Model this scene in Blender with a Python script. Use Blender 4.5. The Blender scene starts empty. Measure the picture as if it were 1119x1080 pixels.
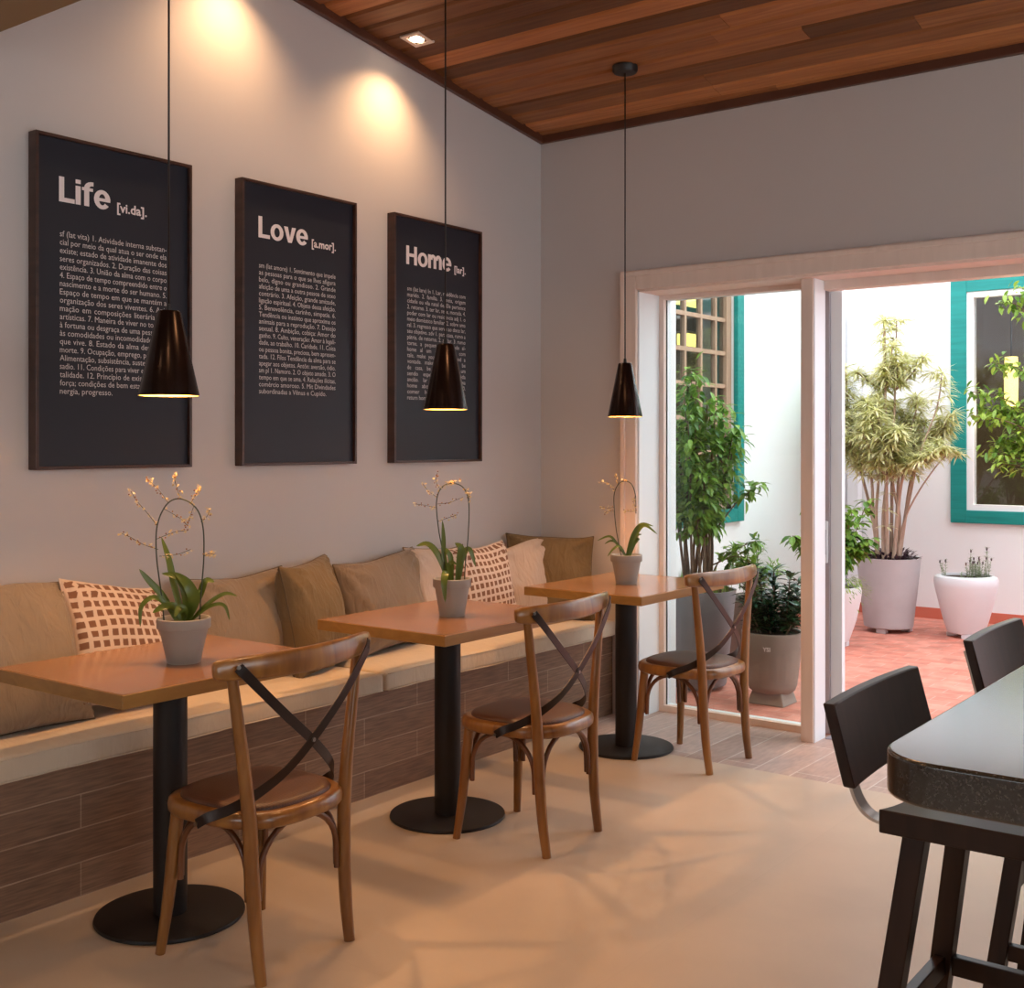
import bpy, bmesh, math, random
from mathutils import Vector, Matrix, Euler, noise
PI = math.pi
R = math.radians
col = bpy.context.scene.collection
scene = bpy.context.scene

# ------------------------------------------------------------------ camera, world, lights, exposure
cam_data = bpy.data.cameras.new('camera')
cam_data.sensor_fit = 'HORIZONTAL'
cam_data.sensor_width = 36.0
cam_data.lens = 1287.3 / 1119 * 36.0
cam_data.shift_y = -(540 - 484.55) / 1119
cam = bpy.data.objects.new('camera', cam_data)
cam.location = (3.6916, -5.151, 1.3913)
cam.rotation_euler = (PI / 2, 0, 0.6464)
col.objects.link(cam)
scene.camera = cam

scene.view_settings.view_transform = 'Standard'
scene.view_settings.look = 'None'
scene.view_settings.gamma = 1.0
scene.view_settings.exposure = 1.0
scene.view_settings.use_curve_mapping = False

world = bpy.data.worlds.new('overcast_sky')
scene.world = world
world.use_nodes = True
wb = world.node_tree.nodes['Background']
wb.inputs['Color'].default_value = (0.90, 0.94, 1.0, 1)
wb.inputs['Strength'].default_value = 2.3

def spot(name, loc, energy, color, size, blend, target=None, radius=0.03, parent=None):
    d = bpy.data.lights.new(name, 'SPOT')
    d.energy = energy; d.color = color; d.spot_size = R(size); d.spot_blend = blend
    d.shadow_soft_size = radius
    o = bpy.data.objects.new(name, d)
    col.objects.link(o)
    if parent: o.parent = parent
    o.location = loc
    if target is not None:
        o.rotation_euler = (Vector(target) - Vector(loc)).to_track_quat('-Z', 'Y').to_euler()
    return o

WARM = (1.0, 0.54, 0.24)
WALLWARM = (1.0, 0.60, 0.30)

# ------------------------------------------------------------------ mesh helpers
def tag(o, label=None, cat=None, group=None, kind=None):
    if label: o['label'] = label
    if cat: o['category'] = cat
    if group: o['group'] = group
    if kind: o['kind'] = kind
    return o

def empty(name, loc=(0, 0, 0), rz=0.0, label=None, cat=None, group=None):
    o = bpy.data.objects.new(name, None)
    o.empty_display_size = 0.1
    col.objects.link(o)
    o.location = loc
    o.rotation_euler = (0, 0, rz)
    return tag(o, label, cat, group)

class MB:
    def __init__(s):
        s.v = []; s.f = []; s.mi = []; s.uv = None
    def add(s, vs, fs, mi=0):
        b = len(s.v)
        s.v += [tuple(v) for v in vs]
        s.f += [tuple(b + i for i in f) for f in fs]
        s.mi += [mi] * len(fs)
        return s
    def box(s, a, b, mi=0):
        x0, y0, z0 = a; x1, y1, z1 = b
        if x0 > x1: x0, x1 = x1, x0
        if y0 > y1: y0, y1 = y1, y0
        if z0 > z1: z0, z1 = z1, z0
        vs = [(x0,y0,z0),(x1,y0,z0),(x1,y1,z0),(x0,y1,z0),(x0,y0,z1),(x1,y0,z1),(x1,y1,z1),(x0,y1,z1)]
        fs = [(0,3,2,1),(4,5,6,7),(0,1,5,4),(1,2,6,5),(2,3,7,6),(3,0,4,7)]
        return s.add(vs, fs, mi)
    def hexa(s, bottom, top, mi=0):
        return s.add(list(bottom) + list(top), [(0,3,2,1),(4,5,6,7),(0,1,5,4),(1,2,6,5),(2,3,7,6),(3,0,4,7)], mi)
    def tube(s, pts, rad, n=10, cap=True, flat=None, mi=0):
        """sweep a circle (or ellipse: flat=(side, normal) scale with a reference direction) along pts"""
        pts = [Vector(p) for p in pts]
        if not hasattr(rad, '__len__'): rad = [rad] * len(pts)
        vs = []; fs = []
        t0 = (pts[1] - pts[0]).normalized()
        ref = Vector((0, 0, 1)) if abs(t0.z) < 0.9 else Vector((1, 0, 0))
        nrm = (ref - t0 * ref.dot(t0)).normalized()
        for i, p in enumerate(pts):
            if i == 0: t = pts[1] - pts[0]
            elif i == len(pts) - 1: t = pts[-1] - pts[-2]
            else: t = pts[i + 1] - pts[i - 1]
            t.normalize()
            nrm = (nrm - t * nrm.dot(t)).normalized()
            bi = t.cross(nrm)
            for k in range(n):
                a = 2 * PI * k / n
                vs.append(p + (nrm * math.cos(a) + bi * math.sin(a)) * rad[i])
        for i in range(len(pts) - 1):
            for k in range(n):
                k2 = (k + 1) % n
                fs.append((i*n+k, i*n+k2, (i+1)*n+k2, (i+1)*n+k))
        if cap:
            fs.append(tuple(range(n - 1, -1, -1)))
            m = (len(pts) - 1) * n
            fs.append(tuple(m + k for k in range(n)))
        return s.add(vs, fs, mi)
    def ribbon(s, pts, sides, norms, w, t, mi=0, round_=False):
        """rectangular section strap: sides = width direction per point, norms = thickness direction"""
        vs = []; fs = []
        if not hasattr(w, '__len__'): w = [w] * len(pts)
        if not hasattr(t, '__len__'): t = [t] * len(pts)
        if round_:
            sec = [(math.cos(2*PI*k/12), math.sin(2*PI*k/12)) for k in range(12)]
            sec = [(math.copysign(abs(a)**0.6, a), math.copysign(abs(b)**0.6, b)) for a, b in sec]
        else:
            sec = [(-1,-1),(1,-1),(1,1),(-1,1)]
        n = len(sec)
        for p, sd, nr, ww, tt in zip(pts, sides, norms, w, t):
            p = Vector(p); sd = Vector(sd).normalized(); nr = Vector(nr).normalized()
            for a, b in sec:
                vs.append(p + sd * a * ww / 2 + nr * b * tt / 2)
        for i in range(len(pts) - 1):
            for k in range(n):
                k2 = (k + 1) % n
                fs.append((i*n+k, i*n+k2, (i+1)*n+k2, (i+1)*n+k))
        fs.append(tuple(range(n - 1, -1, -1)))
        fs.append(tuple((len(pts)-1)*n + k for k in range(n)))
        return s.add(vs, fs, mi)
    def lathe(s, prof, n=40, c=(0, 0, 0), mi=0, closed=False):
        """prof: list of (r, z) bottom to top"""
        vs = []; fs = []
        for r, z in prof:
            for k in range(n):
                a = 2 * PI * k / n
                vs.append((c[0] + r * math.cos(a), c[1] + r * math.sin(a), c[2] + z))
        m = len(prof)
        for i in range(m - 1):
            for k in range(n):
                k2 = (k + 1) % n
                fs.append((i*n+k, i*n+k2, (i+1)*n+k2, (i+1)*n+k))
        if closed:
            fs.append(tuple(range(n - 1, -1, -1)))
            fs.append(tuple((m-1)*n + k for k in range(n)))
        return s.add(vs, fs, mi)
    def prism(s, outline, z0, z1, mi=0):
        n = len(outline)
        vs = [(x, y, z0) for x, y in outline] + [(x, y, z1) for x, y in outline]
        fs = [tuple(range(n - 1, -1, -1)), tuple(range(n, 2 * n))]
        fs += [(k, (k+1) % n, n + (k+1) % n, n + k) for k in range(n)]
        return s.add(vs, fs, mi)
    def sphere(s, c, r, n=10, m=6, mi=0, sc=(1,1,1)):
        vs = []; fs = []
        for i in range(m + 1):
            th = PI * i / m
            for k in range(n):
                a = 2 * PI * k / n
                vs.append((c[0]+r*sc[0]*math.sin(th)*math.cos(a), c[1]+r*sc[1]*math.sin(th)*math.sin(a), c[2]-r*sc[2]*math.cos(th)))
        for i in range(m):
            for k in range(n):
                k2 = (k + 1) % n
                fs.append((i*n+k, i*n+k2, (i+1)*n+k2, (i+1)*n+k))
        return s.add(vs, fs, mi)
    def build(s, name, mats, parent=None, smooth=False, bevel=0.0, seg=2, subsurf=0, weld=False):
        me = bpy.data.meshes.new(name)
        me.from_pydata(s.v, [], s.f)
        if not isinstance(mats, (list, tuple)): mats = [mats]
        for m in mats: me.materials.append(m)
        me.polygons.foreach_set('material_index', s.mi)
        if s.uv is not None:
            ul = me.uv_layers.new(name='UVMap')
            for l in me.loops: ul.data[l.index].uv = s.uv[l.vertex_index]
        if weld:
            bm = bmesh.new(); bm.from_mesh(me); bmesh.ops.remove_doubles(bm, verts=bm.verts, dist=1e-5); bm.to_mesh(me); bm.free()
        if smooth is True:
            me.polygons.foreach_set('use_smooth', [True] * len(me.polygons))
        elif smooth:
            me.polygons.foreach_set('use_smooth', [True] * len(me.polygons))
            me.set_sharp_from_angle(angle=R(smooth))
        me.update()
        o = bpy.data.objects.new(name, me)
        col.objects.link(o)
        if parent: o.parent = parent
        if bevel > 0:
            b = o.modifiers.new('bevel', 'BEVEL'); b.width = bevel; b.segments = seg; b.limit_method = 'ANGLE'; b.angle_limit = R(40)
            b.harden_normals = False
        if subsurf:
            q = o.modifiers.new('subsurf', 'SUBSURF'); q.levels = subsurf; q.render_levels = subsurf
        return o

def spline(pts, n=6):
    """catmull-rom through pts"""
    P = [Vector(p) for p in pts]
    P = [P[0] * 2 - P[1]] + P + [P[-1] * 2 - P[-2]]
    out = []
    for i in range(1, len(P) - 2):
        for k in range(n):
            t = k / n
            a, b, c, d = P[i-1], P[i], P[i+1], P[i+2]
            out.append(0.5 * ((2*b) + (c-a)*t + (2*a-5*b+4*c-d)*t*t + (-a+3*b-3*c+d)*t**3))
    out.append(P[-2])
    return out

def lerp_list(vals, n):
    out = []
    for i in range(len(vals) - 1):
        for k in range(n): out.append(vals[i] + (vals[i+1] - vals[i]) * k / n)
    out.append(vals[-1])
    return out

def copy_tree(o, parent=None):
    c = o.copy(); col.objects.link(c)
    if parent: c.parent = parent
    for ch in [x for x in bpy.data.objects if x.parent == o and x != c]:
        copy_tree(ch, c)
    return c

# ------------------------------------------------------------------ materials
def new_mat(name):
    m = bpy.data.materials.new(name); m.use_nodes = True
    nt = m.node_tree
    return m, nt, nt.nodes['Principled BSDF']

def N(nt, t, **kw):
    n = nt.nodes.new(t)
    for k, v in kw.items():
        if k.startswith('i_'):
            n.inputs[k[2:].replace('_', ' ')].default_value = v
        else: setattr(n, k, v)
    return n

def mat_plain(name, c, rough=0.5, metal=0.0, spec=None, bump=0.0, bscale=200, var=0.0, vscale=6, coat=0.0, sheen=0.0):
    m, nt, b = new_mat(name)
    b.inputs['Base Color'].default_value = (*c, 1)
    b.inputs['Roughness'].default_value = rough
    b.inputs['Metallic'].default_value = metal
    if spec is not None: b.inputs['Specular IOR Level'].default_value = spec
    if coat: b.inputs['Coat Weight'].default_value = coat; b.inputs['Coat Roughness'].default_value = 0.15
    if sheen: b.inputs['Sheen Weight'].default_value = sheen
    tc = N(nt, 'ShaderNodeTexCoord')
    if var:
        nz = N(nt, 'ShaderNodeTexNoise'); nz.inputs['Scale'].default_value = vscale; nz.inputs['Detail'].default_value = 4
        nt.links.new(tc.outputs['Object'], nz.inputs['Vector'])
        mx = N(nt, 'ShaderNodeMix', data_type='RGBA')
        mx.inputs[6].default_value = (*[max(0, x * (1 - var)) for x in c], 1)
        mx.inputs[7].default_value = (*[min(1, x * (1 + var)) for x in c], 1)
        nt.links.new(nz.outputs['Fac'], mx.inputs[0])
        nt.links.new(mx.outputs[2], b.inputs['Base Color'])
    if bump:
        nz = N(nt, 'ShaderNodeTexNoise'); nz.inputs['Scale'].default_value = bscale; nz.inputs['Detail'].default_value = 3
        nt.links.new(tc.outputs['Object'], nz.inputs['Vector'])
        bp = N(nt, 'ShaderNodeBump'); bp.inputs['Strength'].default_value = bump; bp.inputs['Distance'].default_value = 0.002
        nt.links.new(nz.outputs['Fac'], bp.inputs['Height'])
        nt.links.new(bp.outputs['Normal'], b.inputs['Normal'])
    return m

def mat_wood(name, c1, c2, rough=0.4, scale=(1.0, 12.0, 12.0), coat=0.0, island=0.0, detail=6, bump=0.1, spec=None):
    """streaky grain, stretched along the axis that has the small scale"""
    m, nt, b = new_mat(name)
    tc = N(nt, 'ShaderNodeTexCoord')
    mp = N(nt, 'ShaderNodeMapping'); mp.inputs['Scale'].default_value = scale
    nt.links.new(tc.outputs['Object'], mp.inputs['Vector'])
    nz = N(nt, 'ShaderNodeTexNoise'); nz.inputs['Scale'].default_value = 3; nz.inputs['Detail'].default_value = detail
    nz.inputs['Distortion'].default_value = 0.6
    nt.links.new(mp.outputs['Vector'], nz.inputs['Vector'])
    rp = N(nt, 'ShaderNodeValToRGB')
    rp.color_ramp.elements[0].position = 0.3; rp.color_ramp.elements[0].color = (*c1, 1)
    rp.color_ramp.elements[1].position = 0.7; rp.color_ramp.elements[1].color = (*c2, 1)
    nt.links.new(nz.outputs['Fac'], rp.inputs['Fac'])
    out = rp.outputs['Color']
    if island:
        g = N(nt, 'ShaderNodeNewGeometry')
        hs = N(nt, 'ShaderNodeHueSaturation')
        mr = N(nt, 'ShaderNodeMapRange'); mr.inputs['To Min'].default_value = 1 - island; mr.inputs['To Max'].default_value = 1 + island
        nt.links.new(g.outputs['Random Per Island'], mr.inputs['Value'])
        nt.links.new(mr.outputs['Result'], hs.inputs['Value'])
        nt.links.new(out, hs.inputs['Color'])
        # offset the grain per board
        ad = N(nt, 'ShaderNodeVectorMath', operation='SCALE'); ad.inputs[0].default_value = (17, 31, 23)
        nt.links.new(g.outputs['Random Per Island'], ad.inputs['Scale'])
        nt.links.new(ad.outputs[0], mp.inputs['Location'])
        out = hs.outputs['Color']
    nt.links.new(out, b.inputs['Base Color'])
    b.inputs['Roughness'].default_value = rough
    if spec is not None: b.inputs['Specular IOR Level'].default_value = spec
    if coat: b.inputs['Coat Weight'].default_value = coat; b.inputs['Coat Roughness'].default_value = 0.12
    if bump:
        bp = N(nt, 'ShaderNodeBump'); bp.inputs['Strength'].default_value = bump; bp.inputs['Distance'].default_value = 0.002
        nt.links.new(nz.outputs['Fac'], bp.inputs['Height'])
        nt.links.new(bp.outputs['Normal'], b.inputs['Normal'])
    return m

def mat_tiles(name, c1, c2, grout, bw, rh, mortar, axes='xy', rough=0.5, offset=0.5, grain=None, bump=0.3, loc=(0,0,0), mottle=0.15, mscale=5):
    """rectangular tiles with the brick texture; axes = which object axes run along length and height"""
    m, nt, b = new_mat(name)
    tc = N(nt, 'ShaderNodeTexCoord')
    sp = N(nt, 'ShaderNodeSeparateXYZ'); nt.links.new(tc.outputs['Object'], sp.inputs[0])
    cb = N(nt, 'ShaderNodeCombineXYZ')
    nt.links.new(sp.outputs['xyz'.index(axes[0])], cb.inputs[0])
    nt.links.new(sp.outputs['xyz'.index(axes[1])], cb.inputs[1])
    mp = N(nt, 'ShaderNodeMapping'); mp.inputs['Location'].default_value = loc
    nt.links.new(cb.outputs[0], mp.inputs['Vector'])
    br = N(nt, 'ShaderNodeTexBrick'); br.offset = offset
    br.inputs['Color1'].default_value = (*c1, 1); br.inputs['Color2'].default_value = (*c2, 1)
    br.inputs['Mortar'].default_value = (*grout, 1)
    br.inputs['Scale'].default_value = 1; br.inputs['Brick Width'].default_value = bw; br.inputs['Row Height'].default_value = rh
    br.inputs['Mortar Size'].default_value = mortar; br.inputs['Mortar Smooth'].default_value = 0.1
    nt.links.new(mp.outputs['Vector'], br.inputs['Vector'])
    out = br.outputs['Color']
    nz = N(nt, 'ShaderNodeTexNoise'); nz.inputs['Scale'].default_value = mscale; nz.inputs['Detail'].default_value = 6
    if grain:
        mg = N(nt, 'ShaderNodeMapping'); mg.inputs['Scale'].default_value = grain
        nt.links.new(mp.outputs['Vector'], mg.inputs['Vector']); nt.links.new(mg.outputs['Vector'], nz.inputs['Vector'])
    else:
        nt.links.new(mp.outputs['Vector'], nz.inputs['Vector'])
    mr = N(nt, 'ShaderNodeMapRange'); mr.inputs['From Min'].default_value = .3; mr.inputs['From Max'].default_value = .7
    mr.inputs['To Min'].default_value = 1 - mottle; mr.inputs['To Max'].default_value = 1 + mottle
    nt.links.new(nz.outputs['Fac'], mr.inputs['Value'])
    ml = N(nt, 'ShaderNodeVectorMath', operation='SCALE')
    nt.links.new(out, ml.inputs[0]); nt.links.new(mr.outputs['Result'], ml.inputs['Scale'])
    nt.links.new(ml.outputs[0], b.inputs['Base Color'])
    b.inputs['Roughness'].default_value = rough
    bp = N(nt, 'ShaderNodeBump'); bp.inputs['Strength'].default_value = bump; bp.inputs['Distance'].default_value = 0.002; bp.invert = True
    nt.links.new(br.outputs['Fac'], bp.inputs['Height'])
    nt.links.new(bp.outputs['Normal'], b.inputs['Normal'])
    return m

def mat_emit(name, c, s):
    m, nt, b = new_mat(name)
    b.inputs['Base Color'].default_value = (*c, 1)
    b.inputs['Emission Color'].default_value = (*c, 1)
    b.inputs['Emission Strength'].default_value = s
    return m

def mat_glass(name, tint=(0.95, 0.98, 0.97), refl=0.9):
    """thin clear pane: mostly transparent with fresnel reflection"""
    m, nt, b = new_mat(name)
    nt.nodes.remove(b)
    out = nt.nodes['Material Output']
    tr = N(nt, 'ShaderNodeBsdfTransparent'); tr.inputs['Color'].default_value = (*tint, 1)
    gl = N(nt, 'ShaderNodeBsdfGlossy'); gl.inputs['Roughness'].default_value = 0.01
    fr = N(nt, 'ShaderNodeFresnel'); fr.inputs['IOR'].default_value = 1.5
    mu = N(nt, 'ShaderNodeMath', operation='MULTIPLY'); mu.inputs[1].default_value = refl
    mx = N(nt, 'ShaderNodeMixShader')
    g = N(nt, 'ShaderNodeNewGeometry')      # reflect on the outer faces only: no total internal reflection inside the thin pane
    fb = N(nt, 'ShaderNodeMath', operation='SUBTRACT'); fb.inputs[0].default_value = 1.0
    m2 = N(nt, 'ShaderNodeMath', operation='MULTIPLY')
    nt.links.new(g.outputs['Backfacing'], fb.inputs[1])
    nt.links.new(fr.outputs[0], mu.inputs[0]); nt.links.new(mu.outputs[0], m2.inputs[0]); nt.links.new(fb.outputs[0], m2.inputs[1])
    nt.links.new(m2.outputs[0], mx.inputs['Fac'])
    nt.links.new(tr.outputs[0], mx.inputs[1]); nt.links.new(gl.outputs[0], mx.inputs[2])
    nt.links.new(mx.outputs[0], out.inputs['Surface'])
    return m

def mat_leaf(name, c1, c2, rough=0.45, trans=0.25, hue_axis=None):
    m, nt, b = new_mat(name)
    g = N(nt, 'ShaderNodeNewGeometry')
    rp = N(nt, 'ShaderNodeValToRGB')
    rp.color_ramp.elements[0].color = (*c1, 1); rp.color_ramp.elements[1].color = (*c2, 1)
    nt.links.new(g.outputs['Random Per Island'], rp.inputs['Fac'])
    nt.links.new(rp.outputs['Color'], b.inputs['Base Color'])
    b.inputs['Roughness'].default_value = rough
    out = nt.nodes['Material Output']
    tl = N(nt, 'ShaderNodeBsdfTranslucent'); nt.links.new(rp.outputs['Color'], tl.inputs['Color'])
    mx = N(nt, 'ShaderNodeMixShader'); mx.inputs[0].default_value = trans
    nt.links.new(b.outputs[0], mx.inputs[1]); nt.links.new(tl.outputs[0], mx.inputs[2])
    nt.links.new(mx.outputs[0], out.inputs['Surface'])
    return m

def mat_fabric(name, c, weave=900, bump=0.25, var=0.08, crease=0.55):
    m, nt, b = new_mat(name)
    tc = N(nt, 'ShaderNodeTexCoord')
    nz = N(nt, 'ShaderNodeTexNoise'); nz.inputs['Scale'].default_value = 7; nz.inputs['Detail'].default_value = 5
    nt.links.new(tc.outputs['Object'], nz.inputs['Vector'])
    mx = N(nt, 'ShaderNodeMix', data_type='RGBA')
    mx.inputs[6].default_value = (*[x * (1 - var) for x in c], 1); mx.inputs[7].default_value = (*[x * (1 + var) for x in c], 1)
    nt.links.new(nz.outputs['Fac'], mx.inputs[0]); nt.links.new(mx.outputs[2], b.inputs['Base Color'])
    b.inputs['Roughness'].default_value = 0.9
    b.inputs['Specular IOR Level'].default_value = 0.15
    b.inputs['Sheen Weight'].default_value = 0.15
    n2 = N(nt, 'ShaderNodeTexNoise'); n2.inputs['Scale'].default_value = weave; n2.inputs['Detail'].default_value = 1
    nt.links.new(tc.outputs['Object'], n2.inputs['Vector'])
    bp = N(nt, 'ShaderNodeBump'); bp.inputs['Strength'].default_value = bump; bp.inputs['Distance'].default_value = 0.001
    nt.links.new(n2.outputs['Fac'], bp.inputs['Height'])
    # soft creases in the cloth
    n3 = N(nt, 'ShaderNodeTexNoise'); n3.inputs['Scale'].default_value = 8; n3.inputs['Detail'].default_value = 3; n3.inputs['Distortion'].default_value = 1.6
    mp = N(nt, 'ShaderNodeMapping'); mp.inputs['Scale'].default_value = (1.0, 2.2, .8); mp.inputs['Rotation'].default_value = (.5, 0, 0)
    nt.links.new(tc.outputs['Object'], mp.inputs['Vector']); nt.links.new(mp.outputs['Vector'], n3.inputs['Vector'])
    b2 = N(nt, 'ShaderNodeBump'); b2.inputs['Strength'].default_value = crease; b2.inputs['Distance'].default_value = 0.02
    nt.links.new(n3.outputs['Fac'], b2.inputs['Height']); nt.links.new(bp.outputs['Normal'], b2.inputs['Normal'])
    nt.links.new(b2.outputs['Normal'], b.inputs['Normal'])
    return m

def mat_checks(name, ground, sq, pitch=0.0355, fill=0.63):
    """cream cloth printed with a grid of soft brown squares (uses the cushion's own UVs, in metres)"""
    m, nt, b = new_mat(name)
    uv = N(nt, 'ShaderNodeUVMap')
    nz0 = N(nt, 'ShaderNodeTexNoise'); nz0.inputs['Scale'].default_value = 60
    nt.links.new(uv.outputs[0], nz0.inputs['Vector'])
    wob = N(nt, 'ShaderNodeVectorMath', operation='MULTIPLY_ADD'); wob.inputs[1].default_value = (0.004, 0.004, 0); 
    nt.links.new(nz0.outputs['Color'], wob.inputs[0]); nt.links.new(uv.outputs[0], wob.inputs[2])
    sp = N(nt, 'ShaderNodeSeparateXYZ'); nt.links.new(wob.outputs[0], sp.inputs[0])
    facs = []
    for i in range(2):
        d = N(nt, 'ShaderNodeMath', operation='DIVIDE'); d.inputs[1].default_value = pitch; nt.links.new(sp.outputs[i], d.inputs[0])
        fr = N(nt, 'ShaderNodeMath', operation='FRACT'); nt.links.new(d.outputs[0], fr.inputs[0])
        su = N(nt, 'ShaderNodeMath', operation='SUBTRACT'); su.inputs[1].default_value = 0.5; nt.links.new(fr.outputs[0], su.inputs[0])
        ab = N(nt, 'ShaderNodeMath', operation='ABSOLUTE'); nt.links.new(su.outputs[0], ab.inputs[0])
        lt = N(nt, 'ShaderNodeMapRange'); lt.inputs['From Min'].default_value = fill/2 - .03; lt.inputs['From Max'].default_value = fill/2 + .03
        lt.inputs['To Min'].default_value = 1; lt.inputs['To Max'].default_value = 0
        nt.links.new(ab.outputs[0], lt.inputs['Value']); facs.append(lt.outputs['Result'])
    mu = N(nt, 'ShaderNodeMath', operation='MULTIPLY'); nt.links.new(facs[0], mu.inputs[0]); nt.links.new(facs[1], mu.inputs[1])
    mx = N(nt, 'ShaderNodeMix', data_type='RGBA'); mx.inputs[6].default_value = (*ground, 1); mx.inputs[7].default_value = (*sq, 1)
    nt.links.new(mu.outputs[0], mx.inputs[0]); nt.links.new(mx.outputs[2], b.inputs['Base Color'])
    b.inputs['Roughness'].default_value = 0.9; b.inputs['Specular IOR Level'].default_value = 0.15
    return m

M = {}
M['wall'] = mat_plain('wall_paint', (0.56, 0.495, 0.475), 0.75, bump=0.05, bscale=60, var=0.02, vscale=2)
M['soffit'] = mat_plain('soffit_paint', (0.25, 0.16, 0.08), 0.8)
M['white_wall'] = mat_plain('white_render', (0.86, 0.87, 0.88), 0.85, bump=0.25, bscale=18, var=0.02, vscale=3)
M['trim_wood'] = mat_wood('pale_painted_wood', (0.76, 0.60, 0.52), (0.82, 0.66, 0.58), 0.45, (8, 8, 1), bump=0.05)
M['frame_white'] = mat_plain('white_lacquer', (0.84, 0.87, 0.90), 0.35)
M['frame_grey'] = mat_plain('grey_aluminium', (0.48, 0.45, 0.50), 0.4, metal=0.3)
M['ceil_wood'] = mat_wood('ceiling_boards', (0.215, 0.074, 0.025), (0.345, 0.138, 0.048), 0.45, (0.8, 16, 16), island=0.72, coat=0.0, bump=.03, spec=.3)
M['ceil_trim'] = mat_wood('dark_red_wood_moulding', (0.07, 0.022, 0.012), (0.12, 0.04, 0.02), 0.4, (1, 1, 1))
M['bench_tile'] = mat_tiles('brown_wood_look_tile', (0.205, 0.115, 0.072), (0.26, 0.155, 0.100), (0.38, 0.26, 0.185), 0.62, 0.1045, 0.0022, 'yz', 0.5, grain=(4, 60, 1), mottle=0.3, mscale=2.5, loc=(0.27, 0, 0))
M['cushion'] = mat_fabric('cream_seat_canvas', (0.62, 0.50, 0.38), crease=.22)
M['floor'] = mat_tiles('beige_stone_floor', (0.60, 0.47, 0.36), (0.585, 0.46, 0.35), (0.57, 0.445, 0.335), 1.2, 1.2, 0.0015, 'xy', 0.42, bump=0.02, mottle=0.07, mscale=2.2, loc=(0.35, 0.5, 0), offset=0.0)
M['floor_wood'] = mat_tiles('wood_look_floor_tile', (0.44, 0.29, 0.235), (0.56, 0.40, 0.34), (0.66, 0.56, 0.50), 0.9, 0.165, 0.003, 'yx', 0.45, grain=(5, 22, 1), mottle=0.13, mscale=2.5, bump=0.1)
M['terracotta'] = mat_tiles('terracotta_pavers', (0.55, 0.170, 0.115), (0.66, 0.25, 0.18), (0.62, 0.30, 0.23), 0.22, 0.11, 0.004, 'xy', 0.7, mottle=0.22, mscale=9)
M['terra_base'] = mat_plain('terracotta_baseboard', (0.60, 0.16, 0.10), 0.6, var=0.15)
M['teal'] = mat_wood('teal_painted_wood', (0.0, 0.20, 0.185), (0.005, 0.27, 0.24), 0.5, (1, 14, 14), bump=0.2)
M['oak'] = mat_wood('window_wood', (0.38, 0.235, 0.155), (0.48, 0.31, 0.21), 0.5, (10, 10, 1))
M['sash_white'] = mat_plain('white_sash_paint', (0.85, 0.85, 0.86), 0.5)
M['glass'] = mat_glass('clear_glass')
M['glass_win'] = mat_glass('window_glass', (0.86, 0.90, 0.90), 2.0)
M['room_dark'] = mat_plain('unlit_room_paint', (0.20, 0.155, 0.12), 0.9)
M['tabletop'] = mat_wood('honey_table_veneer', (0.25, 0.105, 0.036), (0.38, 0.180, 0.068), 0.22, (9, 0.9, 9), coat=0.35, bump=0.02)
M['table_edge'] = mat_wood('honey_table_edging', (0.27, 0.130, 0.032), (0.37, 0.19, 0.052), 0.35, (4, 1, 9))
M['black_metal'] = mat_plain('black_powder_coat', (0.016, 0.012, 0.012), 0.48, spec=.35, bump=0.05, bscale=500)
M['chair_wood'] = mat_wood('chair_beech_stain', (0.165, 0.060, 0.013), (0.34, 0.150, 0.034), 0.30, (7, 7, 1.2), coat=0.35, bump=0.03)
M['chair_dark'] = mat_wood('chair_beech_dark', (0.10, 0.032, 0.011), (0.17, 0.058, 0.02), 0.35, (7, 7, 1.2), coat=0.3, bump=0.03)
M['strap'] = mat_plain('dark_iron_strap', (0.035, 0.022, 0.018), 0.35, metal=0.6)
M['rivet'] = mat_plain('rivet_steel', (0.25, 0.22, 0.20), 0.35, metal=1.0)
M['stool_wood'] = mat_wood('espresso_stool_wood', (0.016, 0.006, 0.004), (0.036, 0.014, 0.008), 0.36, (10, 10, 1.2), coat=0.0, bump=0.08, spec=.35)
M['steel'] = mat_plain('brushed_steel', (0.55, 0.50, 0.46), 0.28, metal=1.0)
M['pot_grey'] = mat_plain('grey_plastic_pot', (0.33, 0.30, 0.27), 0.55)
M['soil'] = mat_plain('dark_potting_soil', (0.06, 0.038, 0.026), 0.95, bump=1.0, bscale=80)
M['orchid_leaf'] = mat_leaf('orchid_leaf', (0.025, 0.065, 0.012), (0.17, 0.21, 0.025), 0.35, 0.15)
M['orchid_stem'] = mat_plain('orchid_stem', (0.05, 0.055, 0.03), 0.5)
M['petal'] = mat_leaf('tiny_cream_flowers', (0.70, 0.50, 0.20), (0.82, 0.72, 0.48), 0.6, 0.3)
M['bud'] = mat_leaf('tiny_brown_buds', (0.16, 0.04, 0.015), (0.50, 0.22, 0.07), 0.6, 0.1)
M['shade'] = mat_plain('dark_bronze_shade', (0.020, 0.009, 0.007), 0.22, metal=0.6)
M['shade_in'] = mat_plain('gold_shade_lining', (0.85, 0.60, 0.16), 0.45)
M['cord'] = mat_plain('black_cord', (0.012, 0.008, 0.008), 0.5)
M['bulb'] = mat_emit('warm_bulb', (1.0, 0.62, 0.20), 14.0)
M['downlight'] = mat_emit('downlight_lens', (1.0, 0.80, 0.55), 14.0)
M['downlight_trim'] = mat_plain('pinkish_white_trim', (0.75, 0.62, 0.55), 0.5)
M['poster'] = mat_plain('charcoal_poster', (0.016, 0.016, 0.024), 0.45, spec=.35)
M['poster_frame'] = mat_wood('dark_walnut_frame', (0.035, 0.013, 0.008), (0.07, 0.028, 0.018), 0.35, (1, 1, 8))
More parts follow.
